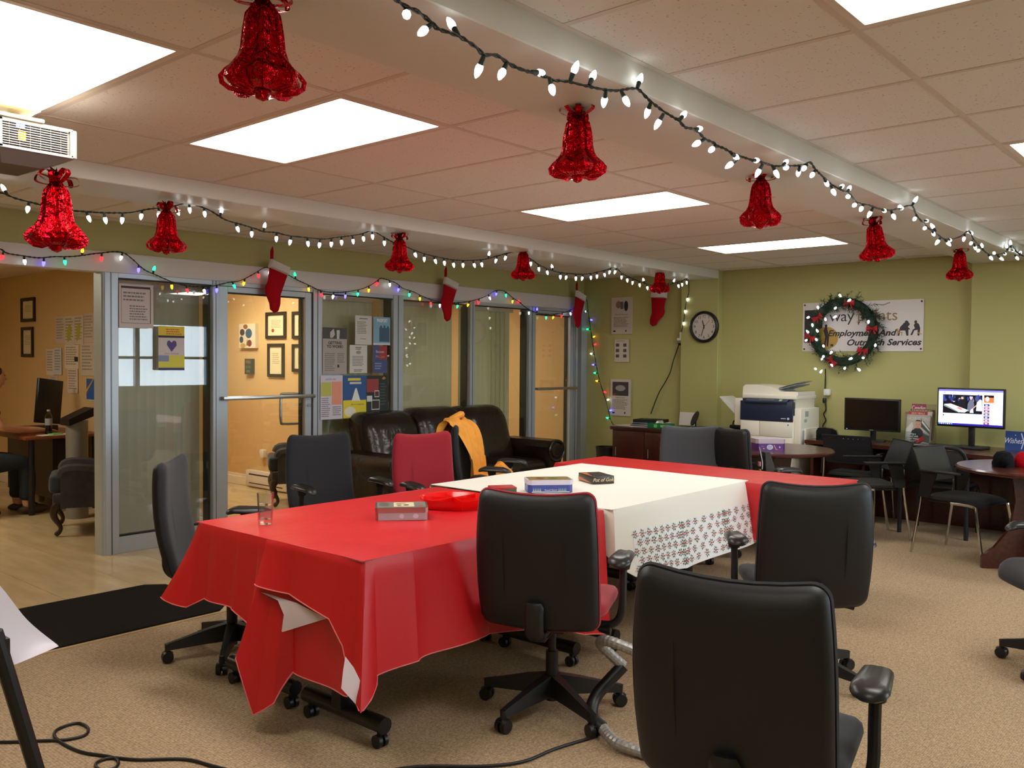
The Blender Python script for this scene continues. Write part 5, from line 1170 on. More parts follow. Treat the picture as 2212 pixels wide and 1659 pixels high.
# ------------------------------------------------------------------ guest chairs at the desk
SEATF = mat('black_seat_fabric', (34, 33, 32), .9, bump=(500, .25, .002))
GPL = mat('perforated_plastic', (44, 46, 52), .4)
def guest_chair(x, y, deg, label):
    t = thing('guest_chair', label, 'chair', (x, y, 0), math.radians(deg), 'chrome legged guest chairs')
    b = MB(GPL); nx, nz = 10, 5; W_, H_ = .44, .26
    def wp(a, h): return V((-.235-.22*(h/H_)*.45-.0+.55*a*a*.6, a, .56+h))
    for layer in (0, 1):
        for i in range(nx):
            for j in range(nz):
                x0, x1 = -W_/2+W_*i/nx, -W_/2+W_*(i+1)/nx; z0, z1 = H_*j/nz, H_*(j+1)/nz; cx, cz = (x0+x1)/2, (z0+z1)/2; r = .0052
                sq = [(x1, cz), (x1, z1), (cx, z1), (x0, z1), (x0, cz), (x0, z0), (cx, z0), (x1, z0)]; ci = [(cx+r*math.cos(k*PI/4), cz+r*math.sin(k*PI/4)) for k in range(8)]
                P = [wp(*q)+V((-.006*layer, 0, 0)) for q in sq+ci]; F = [(k, (k+1) % 8, 8+(k+1) % 8, 8+k) for k in range(8)]
                b.add(P, F if layer == 0 else [f[::-1] for f in F])
    b.obj('backrest', t, 50, clean=False)
    e = MB(BLACKP); e.tube([wp(a, h)+V((-.003, 0, 0)) for a, h in [(-W_/2+W_*k/12, H_) for k in range(13)]+[(W_/2, H_*(1-k/5)) for k in range(1, 6)]+[(W_/2-W_*k/12, 0) for k in range(1, 13)]+[(-W_/2, H_*k/5) for k in range(1, 5)]], .0065, 6, closed=True); e.obj('back_rim', t)
    s = MB(SEATF); pad(s, .46, .45, .09, [(.02, 0), (0, .012), (.004, .03), (.03, .042), (.1, .046)], lambda X, Y, Z: V((Y, X, .43+Z-.02*max(0, Y/.22)**2))); s.obj('seat', t); s = MB(BLACKP); s.bx(-.2, .2, -.2, .2, .415, .432, bev=.006); s.obj('seat_pan', t)
    for sg in (-1, 1):
        l = MB(CHROME); l.tube(smooth_path([(.26, sg*.255, 0), (.2, sg*.245, .36), (.17, sg*.235, .42), (.0, sg*.235, .425)], 4), .011, 8); l.obj('leg', t)
        l = MB(CHROME); l.tube(smooth_path([(-.30, sg*.255, 0), (-.24, sg*.24, .4), (-.235, sg*.235, .6)], 4), .011, 8); l.obj('leg', t)
        a = MB(BLACKP); a.bx(-.24, .1, sg*.26-.02, sg*.26+.02, .645, .665, bev=.008); a.add([(-.25, sg*.25, .45), (-.25, sg*.262, .45), (-.1, sg*.262, .645), (-.22, sg*.262, .645), (-.1, sg*.25, .645), (-.22, sg*.25, .645), (-.16, sg*.262, .45), (-.16, sg*.25, .45)], [(1, 6, 2, 3), (0, 5, 4, 7), (6, 7, 4, 2), (0, 1, 3, 5)]); a.obj('arm', t)
guest_chair(8.46, 2.98, 0, 'guest chair with a perforated back pushed in before the dark monitor'); guest_chair(7.78, 2.68, 128, 'guest chair turned to the round table, in front of the dark monitor'); guest_chair(7.5, 1.80, -104, 'guest chair with a shiny perforated back beside the hats table')
def bent_chair(x, y, deg):
    t = thing('tube_frame_chair', 'black chair with a rounded padded back under the lit monitor', 'chair', (x, y, 0), math.radians(deg)); F = mat('black_tube', (30, 31, 34), .4)
    b = MB(F); b.tube(smooth_path([(-.2, -.27, 0), (-.2, -.27, .4), (-.21, -.27, .66), (-.215, -.2, .765), (-.22, 0, .775), (-.215, .2, .765), (-.21, .27, .66), (-.2, .27, .4), (-.2, .27, 0)], 5), .019, 10); b.obj('back_frame', t)
    b = MB(SEATF); pad(b, .5, .26, .09, [(.02, -.02), (0, -.01), (0, .01), (.02, .025)], lambda X, Y, Z: V((-.21+Z, X, .62+Y))); b.obj('backrest', t); b = MB(SEATF); pad(b, .48, .46, .08, [(.02, 0), (0, .015), (.01, .04), (.06, .055)], lambda X, Y, Z: V((Y+.03, X, .41+Z))); b.obj('seat', t)
    for sg in (-1, 1): l = MB(F); l.tube([(-.2, sg*.25, .41), (.22, sg*.25, .41), (.25, sg*.25, .38), (.25, sg*.25, 0)], .015, 8); l.obj('leg', t)
bent_chair(8.32, 2.22, 0)
# ------------------------------------------------------------------ things on the tables
t = thing('water_glass', 'clear tumbler half full of water on the red cloth', 'glass', (2.23, 3.37, .757))
GL = glass('tumbler_glass', (.93, .94, .94), 1.5, 2.2)
b = MB(GL); b.lathe([(.028, 0), (.031, .02), (.037, .14), (.034, .14), (.028, .022), (0, .02)], 10, caps=False); b.lathe([(0, .0), (.028, 0)], 10, caps=False); b.obj('tumbler', t, 20)
b = MB(glass('water', (.88, .9, .93), 1.33, 2.0)); b.lathe([(0, .022), (.027, .022), (.0315, .085), (0, .085)], 16, caps=False); b.obj('water', t)
tin('cookie_tin', 'silver cookie tin with a picture on its lid on the red cloth', TR(2.755, 3.06, .757, math.radians(-41)), .235, .17, .058, STEEL, STEEL, ((128, 126, 116), [('r', .34, .12, .42, .76, (226, 214, 176)), ('e', .45, .6, .06, .12, (150, 110, 80)), ('e', .6, .4, .06, .12, (110, 80, 54)), ('e', .55, .7, .05, .08, (190, 150, 110)), ('e', .45, .3, .05, .08, (90, 66, 44)), ('l', .05, .8, .22, 4, .16, (90, 90, 84)), ('r', .84, .2, .1, .12, (190, 70, 60))]), ((170, 168, 176), [('e', .5, .5, .05, .3, (206, 204, 220)), ('e', .8, .5, .06, .3, (206, 204, 220))]), .012)
t = thing('snack_tray', 'red plastic snack tray with white sweets in its sections', 'tray', (3.14, 3.1, .757))
RP_ = mat('red_plastic', (226, 16, 16), .2); b = MB(RP_); b.lathe([(0, .004), (.135, .004), (.165, .048), (.172, .05), (.17, .044), (.14, 0), (0, 0)], 48, fn=lambda a, i: 1+.04*math.cos(6*a)*(1 if i in (1, 5) else .3)); b.obj('tray', t)
for k in range(3):
    b = MB(RP_); b.box((0, 0, .026), (.31, .004, .04), RZ(k*PI/3)); b.obj('divider', t)
rnd = random.Random(2)
for k in range(34):
    a = rnd.uniform(0, 6.28); r = rnd.uniform(.05, .13); b = MB(ink((236, 226, 206), .4)); b.ball((0, 0, 0), (.016, .008, .008), 8, 5)
    setp(link('sweet', b.mesh('sweet'), None, None, None, None, None, None, T3(3.14+r*math.cos(a), 3.1+r*math.sin(a), .772) @ RZ(a*3)), 'small white sweet in the red snack tray', 'sweet', 'white sweets in the red tray')
tin('blue_tin', 'blue and white tin with snowy trees on the white cloth', TR(3.85, 3.06, .763, math.radians(-41)), .25, .15, .07, mat('blue_tin', (60, 74, 150), .35), mat('pale_tin', (206, 204, 220), .35), ((150, 130, 70), [('e', .3, .5, .1, .3, (120, 60, 40)), ('e', .6, .5, .12, .3, (90, 110, 60))]), ((62, 76, 152), [('r', 0, 0, 1, .12, (222, 224, 236))]+[('p', [(.02+.045*k, .1), (.045+.045*k, .62), (.065+.045*k, .1)], (150, 176, 176)) for k in (0, 1, 2, 3, 4, 15, 16, 17, 18, 19)]+[('t', .5, .32, .3, 'Russell Stover', (226, 220, 230), dict(shear=.3))]), .02)
t = thing('chocolate_box', 'dark orange trimmed chocolate box on the white cloth', 'box', (4.35, 3.09, .763), math.radians(-28)); part_box('carton', t, ink((52, 46, 40), .35), -.07, .07, -.1, .1, 0, .045, bev=.002)
b = MB(ink((196, 112, 60), .35)); b.add([(-.0706, .1, .003), (-.0706, -.09, .003), (-.0706, .1, .026)], [(0, 1, 2)][::1]); b.add([(-.069, .1, .0456), (-.069, -.09, .0456), (-.02, .1, .0456)], [(0, 1, 2)]); b.obj('orange_band', t, 0)
text('Pot of Gold', t, frameM((0, -.1008, .022), (1, 0, 0), (0, 0, 1)), .03, ink((226, 206, 150)), shear=.3)
t = thing('green_tin', 'low green and red tin beside the blue tin', 'tin', (3.62, 3.2, .763), -.6); part_box('box', t, ink((30, 90, 54)), -.07, .07, -.05, .05, 0, .03, bev=.006); part_box('lid', t, ink((170, 40, 40)), -.071, .071, -.051, .051, .024, .036, bev=.005)
# jacket over the chair
JK = mat('yellow_jacket', (226, 150, 30), .6, bump=(22, .5, .02), sheen=.2)
t = thing('yellow_jacket', 'crumpled mustard yellow jacket hung over the chair by the sofa', 'jacket', (5.05, 4.5, 0), math.radians(-62))
pth = smooth_path([(-.40, 0, .5), (-.42, 0, .75), (-.41, 0, .98), (-.34, 0, 1.04), (-.25, 0, .97), (-.18, 0, .78), (-.15, 0, .6), (-.02, 0, .56)], 5)
def jk(u, v):
    p = pth[min(int(v*(len(pth)-1)), len(pth)-1)]; a = (u-.5)*.47; wv = .018*math.sin(16*u+9*v)+.012*math.sin(31*u-14*v)
    return V((p.x+(wv if v > .4 else -wv), a*(1-.2*math.sin(PI*v)*abs(u-.4)), p.z+.5*wv-.05*(u-.35)**2))
b = MB(JK); b.grid(jk, 36, 40); b.obj('body', t, 60)
b = MB(JK); b.tube([V((.02+.05*math.sin(k*.9), -.2+.055*k, .60+.05*math.sin(k*1.3))) for k in range(8)], [.04, .06, .066, .06, .066, .06, .052, .03], 12); b.obj('sleeve', t)
b = MB(JK); b.tube(smooth_path([(-.36, -.1, 1.03), (-.3, -.02, 1.07), (-.34, .1, 1.04)], 5), .026, 8); b.obj('collar', t)
# handbag on a chair seat
t = thing('handbag', 'black handbag with charms standing on the chair behind the red table', 'bag', (6.6, 3.05, .51), -.7)
b = MB(mat('bag_leather', (26, 20, 20), .45)); b.add([(-.06, -.16, 0), (.06, -.16, 0), (.06, .16, 0), (-.06, .16, 0), (-.02, -.04, .27), (.02, -.04, .27), (.02, .05, .27), (-.02, .05, .27)], [(3, 2, 1, 0), (4, 5, 6, 7), (0, 1, 5, 4), (1, 2, 6, 5), (2, 3, 7, 6), (3, 0, 4, 7)]); b.obj('body', t)
b = MB(STEEL); b.tube(smooth_path([(-.03, 0, .24), (-.06, -.01, .31), (-.05, -.05, .2), (-.06, -.07, .14)], 4), .006, 6); b.obj('strap', t)
b = MB(ink((226, 150, 160))); b.box((-.07, -.04, .18), (.01, .035, .035)); b.obj('charm', t); b = MB(ink((200, 170, 90))); b.cyl((-.075, -.05, .12), (-.065, -.05, .12), .022, n=14); b.obj('charm', t)
# ------------------------------------------------------------------ posters and papers
def onY(x0, y0, x1, y1, Y=6.592):      # lower-left and size of a sheet on the glass plane, from its corners
    a = PY(x0, y0, Y); c = PY(x1, y1, Y); return frameM((a.x, Y, min(a.z, c.z)), (1, 0, 0), (0, 0, 1)), c.x-a.x, abs(c.z-a.z)
K = (34, 32, 32); GRY = (120, 116, 114)
PO = [
 ('form', 'printed form taped high on the tall glass panel', (257, 707, 331, 617), (206, 192, 190), [('r', .06, .9, .85, .05, (50, 36, 40)), ('r', .06, .1, .012, .8, GRY), ('r', .9, .1, .02, .8, K), ('r', .06, .1, .85, .012, GRY), ('l', .12, .8, .7, 3, .08, GRY), ('l', .3, .5, .55, 6, .06, GRY)]),
 ('poster', 'yellow poster with a heart on the tall glass panel', (342, 800, 398, 706), (206, 196, 196), [('r', 0, .78, 1, .22, (226, 196, 40)), ('r', 0, .74, 1, .05, (40, 40, 60)), ('l', .3, .93, .6, 3, .05, (196, 80, 50)), ('p', [(.5, .42), (.32, .58), (.34, .66), (.42, .68), (.5, .63), (.58, .68), (.68, .66), (.7, .57)], (76, 60, 130)), ('t', .5, .38, .05, 'Circle of Friends', (150, 90, 110), {}), ('r', 0, 0, 1, .34, (214, 206, 70)), ('r', 0, .2, .4, .14, (130, 140, 180)), ('r', 0, 0, 1, .06, (60, 64, 110))]),
 ('poster', 'grey poster reading getting to work on the poster panel', (697, 808, 749, 709), (172, 162, 156), [('r', 0, .76, 1, .24, (70, 68, 70)), ('p', [(.3, .78), (.3, .9), (.45, .98), (.5, .85), (.4, .78)], (190, 186, 182)), ('p', [(.58, .76), (.57, .95), (.7, .95), (.68, .76)], (200, 196, 190)), ('t', .5, .67, .085, 'GETTING', K, dict(bold=.001)), ('t', .5, .59, .085, 'TO WORK!', K, dict(bold=.001)), ('l', .08, .44, .45, 9, .045, GRY), ('l', .6, .44, .32, 5, .045, GRY), ('r', .6, .14, .08, .06, K)]),
 ('notice', 'plain white notice at the top of the poster panel', (767, 744, 803, 683), (206, 202, 194), [('l', .25, .9, .5, 1, .06, K), ('l', .12, .78, .6, 8, .055, GRY), ('l', .3, .2, .4, 1, .05, GRY)]),
 ('poster', 'blue poster headed passport at the top right of the poster panel', (806, 745, 843, 686), (126, 170, 196), [('t', .52, .87, .17, 'PASSPORT', (236, 236, 232), dict(sx=.62, bold=.0012)), ('r', .35, .12, .6, .5, (60, 90, 110)), ('e', .45, .65, .06, .05, (60, 90, 110)), ('e', .65, .66, .06, .05, (60, 90, 110)), ('e', .85, .64, .06, .05, (60, 90, 110)), ('r', 0, 0, 1, .07, (206, 206, 210))]),
 ('notice', 'white notice with a crest in the middle of the poster panel', (755, 806, 793, 746), (208, 204, 196), [('l', .33, .92, .35, 2, .06, K), ('e', .5, .74, .14, .06, (150, 146, 144)), ('l', .15, .6, .7, 7, .055, GRY), ('l', .25, .12, .5, 2, .05, K)]),
 ('poster', 'blue and red poster headed because we care on the poster panel', (805, 806, 836, 747), (70, 80, 130), [('r', .45, .5, .55, .5, (156, 50, 54)), ('t', .5, .78, .14, 'Because', (214, 196, 200), dict(sx=.85)), ('t', .5, .6, .14, 'We Care', (206, 140, 110), dict(sx=.8)), ('l', .15, .35, .5, 3, .09, (150, 156, 190))]),
 ('poster', 'pastel listing headed celebrate at the lower left of the poster panel', (692, 907, 740, 811), (206, 200, 214), [('t', .45, .92, .08, 'celebrate', (130, 126, 150), {}), ('r', .02, .53, .46, .32, (190, 188, 90)), ('r', .5, .33, .46, .53, (226, 150, 124)), ('l', .05, .48, .4, 10, .045, GRY), ('l', .54, .28, .4, 5, .045, GRY)]),
 ('poster', 'blue and yellow poster with a white peak on the poster panel', (741, 904, 791, 811), (40, 84, 140), [('r', 0, 0, 1, .42, (226, 206, 50)), ('p', [(.36, .4), (.52, .7), (.58, .7), (.74, .4)], (226, 226, 216)), ('r', .2, .88, .55, .06, (226, 206, 60)), ('r', .28, .8, .5, .05, (206, 206, 206)), ('e', .3, .15, .25, .12, (232, 226, 200)), ('t', .62, .32, .06, 'live in simplicity', (90, 80, 30), {})]),
 ('poster', 'dark green poster with small photographs on the poster panel', (792, 902, 838, 811), (34, 44, 40), [('r', 0, .6, .55, .32, (150, 60, 60)), ('r', .36, .48, .22, .16, (206, 206, 206)), ('r', .38, .5, .18, .12, (90, 50, 46)), ('r', 0, .38, .25, .14, (206, 206, 206)), ('r', .22, .18, .38, .24, (214, 214, 214)), ('r', .24, .2, .34, .2, (60, 44, 40)), ('p', [(.7, .92), (.8, .98), (.9, .93), (.8, .9)], (196, 120, 40)), ('l', .62, .8, .3, 8, .07, (70, 84, 78))])]
for nm, lb, q, c, it in PO:
    Mx, w_, h_ = onY(*q); sheet(nm, lb, 'poster', Mx, w_, h_, c, it, .0012, group='papers taped on the glass')
for i, (q, lb, it) in enumerate((((1320, 722, 1365, 641), 'upper wall poster with gloves and a phone pictured', [('e', .35, .8, .13, .1, (150, 120, 100)), ('r', .45, .68, .14, .2, (90, 100, 120)), ('e', .72, .76, .1, .14, (36, 44, 56)), ('t', .5, .53, .05, 'Made for Interaction', K, {}), ('l', .12, .45, .76, 8, .035, GRY), ('r', .1, .06, .12, .04, K), ('r', .7, .06, .06, .05, K)]),
    ((1327, 782, 1357, 733), 'small middle wall poster with six little photographs', [('r', x_, y_, .24, .14, (86, 76, 70)) for x_ in (.1, .64) for y_ in (.2, .44, .68)]+[('l', .15, .93, .7, 1, .05, GRY)]),
    ((1318, 897, 1362, 820), 'lower wall poster with a dark picture and logos', [('r', .1, .55, .8, .38, (58, 56, 60)), ('e', .5, .76, .25, .08, (160, 156, 156)), ('e', .2, .58, .08, .03, (170, 50, 50)), ('t', .5, .5, .05, 'Needs & tools', K, {}), ('l', .1, .44, .8, 8, .035, GRY), ('r', .1, .06, .12, .04, K), ('r', .7, .06, .06, .05, K)]))):
    a = PX(q[0], q[1], 9.03); c = PX(q[2], q[3], 9.03); sheet('mounted_poster', lb, 'poster', frameM((9.048, a.y, a.z), (0, -1, 0), (0, 0, 1)), a.y-c.y, c.z-a.z, (206, 196, 188), it, .016, group='posters on the corner wall')
def onX(q, X): a = PX(q[0], q[1], X); c = PX(q[2], q[3], X); return frameM((X, a.y, a.z), (0, -1, 0), (0, 0, 1)), a.y-c.y, c.z-a.z
def framed(q, X, lb, seal=True):
    Mx, w_, h_ = onX(q, X); t = thing('framed_certificate', lb, 'picture', M=Mx, group='framed certificates on the office walls'); f = MB(mat('dark_frame', (44, 30, 26), .4)); e = .035
    f.bx(0, e, 0, h_, 0, .02); f.bx(w_-e, w_, 0, h_, 0, .02); f.bx(e, w_-e, 0, e, 0, .02); f.bx(e, w_-e, h_-e, h_, 0, .02); f.obj('frame', t, 0)
    sheet('certificate', None, None, T3(e, e, .004), w_-2*e, h_-2*e, (226, 214, 176), [('l', .2, .75, .6, 6, .07, (170, 156, 120))]+([('e', .3, .25, .09, .09, (150, 70, 60))] if seal else []), .001, parent=t)
for q, X, lb, s in (((48, 696, 77, 642), 3.948, 'upper dark framed certificate on the open office wall', False), ((49, 771, 73, 706), 3.948, 'lower dark framed certificate on the open office wall', False), ((576, 732, 619, 673), 5.758, 'framed certificate with seal, upper left behind the glass door', True), ((580, 814, 615, 742), 5.758, 'framed certificate without seal, lower left behind the glass door', False), ((633, 732, 680, 671), 5.758, 'framed certificate with seal, upper right behind the glass door', True), ((633, 803, 680, 743), 5.758, 'framed certificate with seal, lower right behind the glass door', True)): framed(q, X, lb, s)
Mx, w_, h_ = onX((523, 752, 558, 699), 5.758); sheet('flower_canvas', 'canvas of blue and red flowers behind the glass door', 'picture', Mx, w_, h_, (222, 210, 186), [('e', .6, .6, .2, .2, (50, 90, 120)), ('e', .2, .65, .15, .14, (70, 56, 76)), ('e', .4, .88, .14, .1, (150, 90, 70)), ('e', .15, .35, .12, .14, (60, 70, 100)), ('e', .65, .2, .14, .14, (130, 56, 60)), ('e', .25, .1, .16, .1, (190, 156, 80)), ('p', [(.45, .1), (.5, .4), (.55, .1)], (120, 120, 60))], .04)
Mx, w_, h_ = onX((535, 808, 550, 775), 5.758); sheet('motto_block', 'small dark block with yellow motto behind the glass door', 'sign', Mx, w_, h_, (60, 62, 60), [('t', .5, .78, .26, 'YOU', (206, 150, 40), {}), ('t', .5, .45, .2, 'GOOD', (120, 140, 120), {}), ('t', .5, .18, .2, 'ONE', (150, 160, 90), {})], .04)
for i, (q, c, lb) in enumerate((((120, 742, 140, 683), (206, 190, 176), 'leftmost paper of the top row pinned in the open office'), ((140, 746, 160, 682), (210, 196, 180), 'paper with a green map, second in the pinned top row'), ((160, 744, 180, 680), (208, 192, 178), 'paper with a yellow map, third in the pinned top row'), ((180, 740, 203, 676), (204, 186, 172), 'rightmost paper of the pinned top row'), ((100, 810, 117, 754), (220, 206, 192), 'paper with small drawings at the left of the pinned papers'), ((117, 809, 133, 751), (200, 204, 210), 'bluish paper in the second row of pinned papers'), ((140, 796, 170, 745), (222, 206, 188), 'paper with a black photo in the middle of the pinned papers'), ((175, 811, 203, 741), (206, 188, 172), 'long paper at the right of the pinned papers'), ((146, 849, 168, 796), (216, 200, 182), 'paper strip hanging lowest among the pinned papers'), ((107, 837, 124, 812), (214, 196, 180), 'small paper below the left pinned papers'))):
    Mx, w_, h_ = onX(q, 3.946-.0022*(i % 3)); sheet('pinned_paper', lb, 'paper', Mx, w_, h_, c, [('l', .1, .9, .8, 8, .1, (150, 140, 134))]+([('p', [(.3, .1), (.25, .5), (.5, .75), (.75, .6), (.6, .2)], (176, 170, 60))] if i in (1, 2) else [])+([('r', .7, .3, .25, .2, K)] if i == 6 else []), .001, group='papers pinned on the office wall')
Mx, w_, h_ = onX((187, 865, 214, 819), 3.946); sheet('rainbow_painting', 'childs painting of a rainbow on blue on the open office wall', 'painting', Mx, w_, h_, (44, 96, 170), [('p', [(0, .3+.08*k), (.5+.02*k, 1), (.62-.02*k, 1), (0, .22+.08*k)], c) for k, c in enumerate(((120, 60, 160), (40, 150, 60), (236, 206, 40), (226, 70, 40)))]+[('r', 0, 0, 1, .06, (206, 196, 190))], .001)
t = thing('baseboard_heater', 'white baseboard heater low on the wall behind the glass door', 'heater', (5.71, 8.6, 0)); part_box('case', t, CREAM, -.02, .05, -.4, .4, .02, .2, bev=.005); b = MB(ALUD); b.bx(-.0215, -.02, -.33, .33, .15, .165); b.bx(-.0215, -.02, -.33, .33, .05, .062); b.obj('slots', t, 0)
t = thing('air_freshener', 'white plug in air freshener on the wall behind the glass door', 'plug', (5.735, 8.71, .36)); part_box('case', t, CREAM, -.03, .025, -.04, .04, 0, .09, bev=.012)
# ------------------------------------------------------------------ open office: desk, bin, person
t = thing('office_desk', 'desk with brown top and dark legs in the open office', 'desk', (3.56, 9.3, 0)); part_box('worktop', t, mat('brown_laminate', (130, 70, 40), .35), -.36, .36, -.6, .9, .715, .745, bev=.006)
for x_ in (-.27, .32):
    for y_ in (-.5, .8): b = MB(BLACKP); b.cyl((x_, y_, 0), (x_, y_, .715), .028, n=12); b.obj('leg', t)
part_box('modesty_panel', t, BLACKP, .0, .3, -.3, .85, .1, .7)
t = thing('office_monitor', 'black monitor seen from behind on the open office desk', 'monitor', (3.6, 9.25, .745), .5); b = MB(BLACKP); b.box((0, 0, .3), (.34, .03, .44), RY(.12), bev=.008); b.obj('housing', t); b = MB(BLACKP); b.box((0, .03, .03), (.22, .16, .06), bev=.01); b.obj('foot', t)
t = thing('drink_bottle', 'plastic drink bottle with a grey label on the open office desk', 'bottle', (3.47, 8.86, .745)); b = MB(mat('cola', (24, 14, 12), .15)); b.lathe([(.028, 0), (.032, .02), (.03, .1), (0, .1)], 16); b.obj('drink', t); b = MB(ink((150, 150, 160))); b.lathe([(.0325, .09), (.033, .1), (.033, .15), (.0325, .155)], 16, caps=False); b.obj('label_band', t); b = MB(glass('bottle_glass', (.85, .86, .86), 1.5, 1.5)); b.lathe([(.032, .1), (.033, .15), (.028, .18), (.012, .215), (.012, .225)], 16, caps=False); b.obj('bottle', t); b = MB(ink((170, 170, 166))); b.cyl((0, 0, .222), (0, 0, .238), .015, n=12); b.obj('cap', t)
paper_stack('desk_papers', 'white and green papers at the edge of the open office desk', 'papers', 3.5, 8.78, .745, .1, [('sheet', .3, .14, .004, (226, 216, 206), 0), ('sheet', .12, .07, .01, (110, 200, 120), .3)])
t = thing('pedal_bin', 'tall silver grey bin with slanted black lid in the open office', 'bin', (3.53, 8.38, 0)); b = MB(mat('bin_grey', (140, 136, 130), .35, .3)); b.lathe([(0, 0), (.095, 0), (.095, .9), (0, .9)], 24); b.obj('body', t, 40); b = MB(BLACKP); b.add([V(p) for p in ((-.11, -.1, .86), (.11, -.1, .94), (.11, .1, .94), (-.11, .1, .86), (-.11, -.1, .92), (.11, -.1, 1.02), (.11, .1, 1.02), (-.11, .1, .92))], [(3, 2, 1, 0), (4, 5, 6, 7), (0, 1, 5, 4), (1, 2, 6, 5), (2, 3, 7, 6), (3, 0, 4, 7)]); b.obj('lid', t, 0)
def skin(name, m_, verts, edges, radii, parent, root=0, lev=2):
    me = bpy.data.meshes.new(name); me.from_pydata([V(v) for v in verts], edges, []); me.materials.append(m_); o = link(name, me, parent); md = o.modifiers.new('skin', 'SKIN'); md.use_smooth_shade = True
    if not me.skin_vertices: bm = bmesh.new(); bm.from_mesh(me); bm.verts.layers.skin.verify(); bm.to_mesh(me); bm.free()
    for i, r in enumerate(radii): me.skin_vertices[0].data[i].radius = (r, r); me.skin_vertices[0].data[i].use_root = i == root
    sb = o.modifiers.new('sub', 'SUBSURF'); sb.levels = lev; sb.render_levels = lev; return o
def person():
    t = thing('person', 'person in a dark shirt seated and leaning on the open office desk', 'person', (2.82, 9.02, 0)); SK = mat('skin', (206, 150, 116), .55)
    vs = [(0, 0, .52), (.03, 0, .75), (.08, 0, 1.0), (.12, 0, 1.1), (.16, 0, 1.19), (.19, 0, 1.29), (.2, 0, 1.36)]; rs = [.14, .13, .15, .09, .052, .085, .08]; es = [(i, i+1) for i in range(6)]
    def chain(st, pts, rr):
        p = st
        for q, r in zip(pts, rr): vs.append(q); rs.append(r); es.append((p, len(vs)-1)); p = len(vs)-1
        return p
    for s in (-1, 1):
        chain(0, [(.1, s*.1, .5), (.46, s*.12, .5), (.47, s*.12, .28), (.46, s*.12, .08), (.58, s*.12, .04)], [.09, .068, .055, .042, .035])
        w = chain(3, [(.1, s*.19, 1.07), (.2, s*.24, .84), (.48, s*.12, .79), (.62, s*.07, .785)], [.055, .042, .034, .03])
        for k, (dy, L) in enumerate(((-.03, .07), (-.01, .085), (.011, .08), (.03, .066))): chain(w, [(.68, s*.07+dy, .782), (.68+L*.6, s*.07+dy*1.1, .778), (.68+L, s*.07+dy*1.1, .766)], [.011, .0085, .007])
        chain(w, [(.655, s*.07-s*.04, .778), (.69, s*.07-s*.055, .77)], [.010, .008])
    skin('body', SK, vs, es, rs, t)
    h = MB(SK); h.ball((.225, 0, 1.29), (.10, .075, .115), 20, 14); h.add([(.315, 0, 1.31), (.345, 0, 1.27), (.318, .018, 1.265), (.318, -.018, 1.265)], [(0, 1, 2), (0, 3, 1), (1, 3, 2)])
    for s in (-1, 1): h.ball((.21, s*.076, 1.285), (.02, .012, .03), 8, 6)
    h.obj('head', t); e = MB(ink((40, 30, 28)))
    for s in (-1, 1): e.ball((.308, s*.03, 1.31), (.01, .012, .008), 8, 6)
    e.obj('eyes', t); l = MB(ink((160, 84, 78))); l.ball((.306, 0, 1.235), (.012, .024, .007), 8, 6); l.obj('mouth', t)
    h = MB(mat('brown_hair', (58, 40, 32), .7)); h.ball((.2, 0, 1.325), (.108, .085, .095), 16, 10); h.obj('hair', t)
    skin('shirt', mat('dark_shirt', (44, 22, 30), .85), [(0, 0, .56), (.03, 0, .78), (.08, 0, 1.0), (.12, 0, 1.11), (.1, .19, 1.08), (.17, .235, .92), (.1, -.19, 1.08), (.17, -.235, .92)], [(0, 1), (1, 2), (2, 3), (3, 4), (4, 5), (3, 6), (6, 7)], [.165, .155, .172, .11, .072, .062, .072, .062], t)
    skin('trousers', mat('dark_trousers', (26, 34, 40), .9), [(0, 0, .52)]+[p for s in (-1, 1) for p in ((.1, s*.1, .5), (.46, s*.12, .5), (.475, s*.12, .28), (.46, s*.12, .12))], [(0, 1), (1, 2), (2, 3), (3, 4), (0, 5), (5, 6), (6, 7), (7, 8)], [.165, .11, .085, .075, .07, .11, .085, .075, .07], t)
    for s in (-1, 1): b = MB(mat('brown_shoe', (60, 40, 30), .5)); b.ball((.52, s*.12, .045), (.14, .048, .045), 14, 8); b.obj('shoe', t)
person()
t = thing('office_stool', 'black office chair under the seated person', 'chair', (2.78, 9.02, 0)); b = MB(SEATF); pad(b, .5, .48, .1, [(.02, 0), (0, .02), (.03, .055), (.1, .06)], None, T3(0, 0, .33)); b.obj('seat', t); b = MB(BLACKP); b.cyl((0, 0, .03), (0, 0, .34), .03, n=12); b.obj('gas_column', t)
for k in range(5): b = MB(BLACKP); b.box((.15, 0, .05), (.3, .04, .04), RZ(k*1.2566), bev=.008); b.cyl(RZ(k*1.2566) @ V((.29, -.02, .025)), RZ(k*1.2566) @ V((.29, .02, .025)), .025, n=12); b.obj('leg', t)
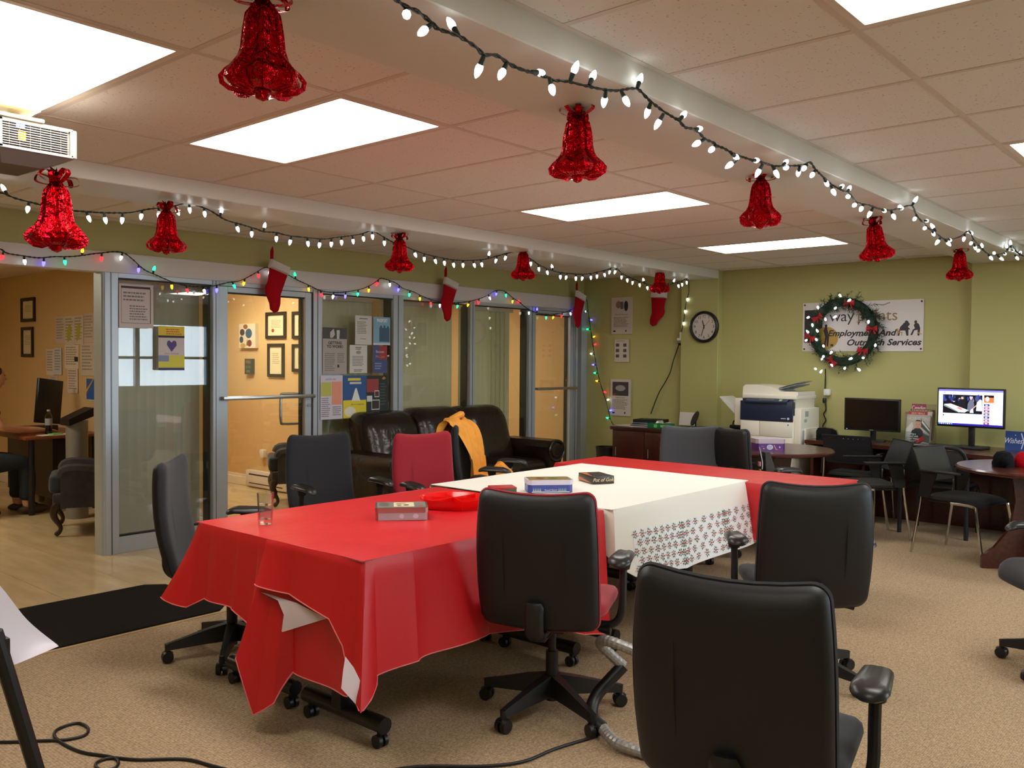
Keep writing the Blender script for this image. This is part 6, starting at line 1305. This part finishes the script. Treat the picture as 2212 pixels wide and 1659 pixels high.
# ------------------------------------------------------------------ floor: mat, cord, hose, easel
b = MB(mat('mat_pile', (36, 33, 31), .95, spec=.05, bump=(260, .6, .006), var=(200, .3))); b.prism([(-.3, 4.67), (2.78, 4.67), (2.86, 4.75), (2.86, 5.46), (2.76, 5.55), (-.3, 5.55)], .0, .009); b.obj('door_mat', None, 0, loc=(1.3, 5.1, 0), label='black entrance mat lying along the carpet edge', cat='mat')
crd = [PZ(*p, .007) for p in ((-160, 1600), (0, 1603), (90, 1600), (140, 1598), (183, 1588), (190, 1572), (165, 1562), (125, 1575), (118, 1590), (140, 1608), (180, 1625), (240, 1635), (256, 1646), (245, 1660), (215, 1662), (208, 1648), (240, 1637), (300, 1641), (400, 1640), (470, 1657), (620, 1690), (760, 1678), (900, 1656), (1040, 1655), (1130, 1645), (1200, 1617), (1290, 1590))]
b = MB(BLACKP); b.tube(smooth_path(crd, 5), .0058, 7); b.obj('floor_cable', None, 60, loc=tuple(crd[0]), label='black cord looping over the carpet in the foreground', cat='cord')
t = thing('vacuum_hose', 'grey ribbed vacuum hose with a black elbow beside the nearest chair', 'hose', (2.9, 2.0, 0)); hp = smooth_path([(2.82, 1.68, .02), (2.79, 1.86, .03), (2.85, 1.98, .04)], 16); b = MB(mat('hose_grey', (150, 148, 144), .35, .3)); b.tube(hp, [.021 if i % 2 else .0235 for i in range(len(hp))], 12); hp = smooth_path([(3.02, 2.0, .24), (2.95, 2.06, .33), (2.88, 1.98, .38), (2.9, 1.86, .36)], 14); b.tube(hp, [.02 if i % 2 else .0225 for i in range(len(hp))], 12); b.obj('hose', t, 0, world=True); b = MB(BLACKP); b.tube(smooth_path([(2.85, 1.98, .04), (2.86, 2.04, .07), (2.92, 2.06, .13), (3.02, 2.0, .24)], 6), .026, 12); b.obj('elbow', t, world=True)
t = thing('flip_chart_easel', 'black flip chart easel leg at the left picture edge', 'easel', (.7, 2.0, 0)); b = MB(BLACKP); b.cyl(PY(-12, 1365, 2.0), (.905, 2.0, .0), .016, n=10); b.obj('leg', t, world=True); b = MB(BLACKP); b.cyl((.55, 2.3, .95), (.45, 2.6, 0), .014, n=10); b.obj('leg', t, world=True); b = MB(BLACKP); b.bx(.3, .70, 1.99, 2.02, .86, .9); b.cyl((.685, 2.0, .88), (.55, 2.3, .93), .012, n=8); b.obj('tray', t, world=True); b = MB(BLACKP); b.cyl((.1, 2.0, 0), (.35, 2.0, .88), .016, n=10); b.obj('leg', t, world=True)
def chart(u, v):
    a = lerp(PY(-260, 1120, 2.12), PY(0, 1265, 2.12), u) if u < .5 else lerp(PY(-130, 1190, 2.12), PY(127, 1395, 2.12), u); c = lerp(PY(-260, 1500, 2.06), PY(24, 1440, 2.06), u); p = lerp(a, c, v); p.y += .02*math.sin(3*v+2*u); return p
b = MB(mat('chart_paper', (222, 214, 226), .6)); tp = [PY(*q, 2.12) for q in ((-260, 1090), (-100, 1160), (0, 1265), (60, 1340), (127, 1395))]; bt = [PY(*q, 2.06) for q in ((-260, 1500), (-150, 1480), (-60, 1462), (20, 1440), (127, 1396))]
tps = smooth_path(tp, 6); bts = smooth_path(bt, 6); b.grid(lambda u, v: lerp(tps[round(u*24)], bts[round(u*24)], v)+V((0, .015*math.sin(PI*v), 0)), 25, 8); b.obj('flip_chart_paper', None, 60, loc=tuple(tp[2]), label='large white flip chart sheet curling at the left picture edge', cat='paper')
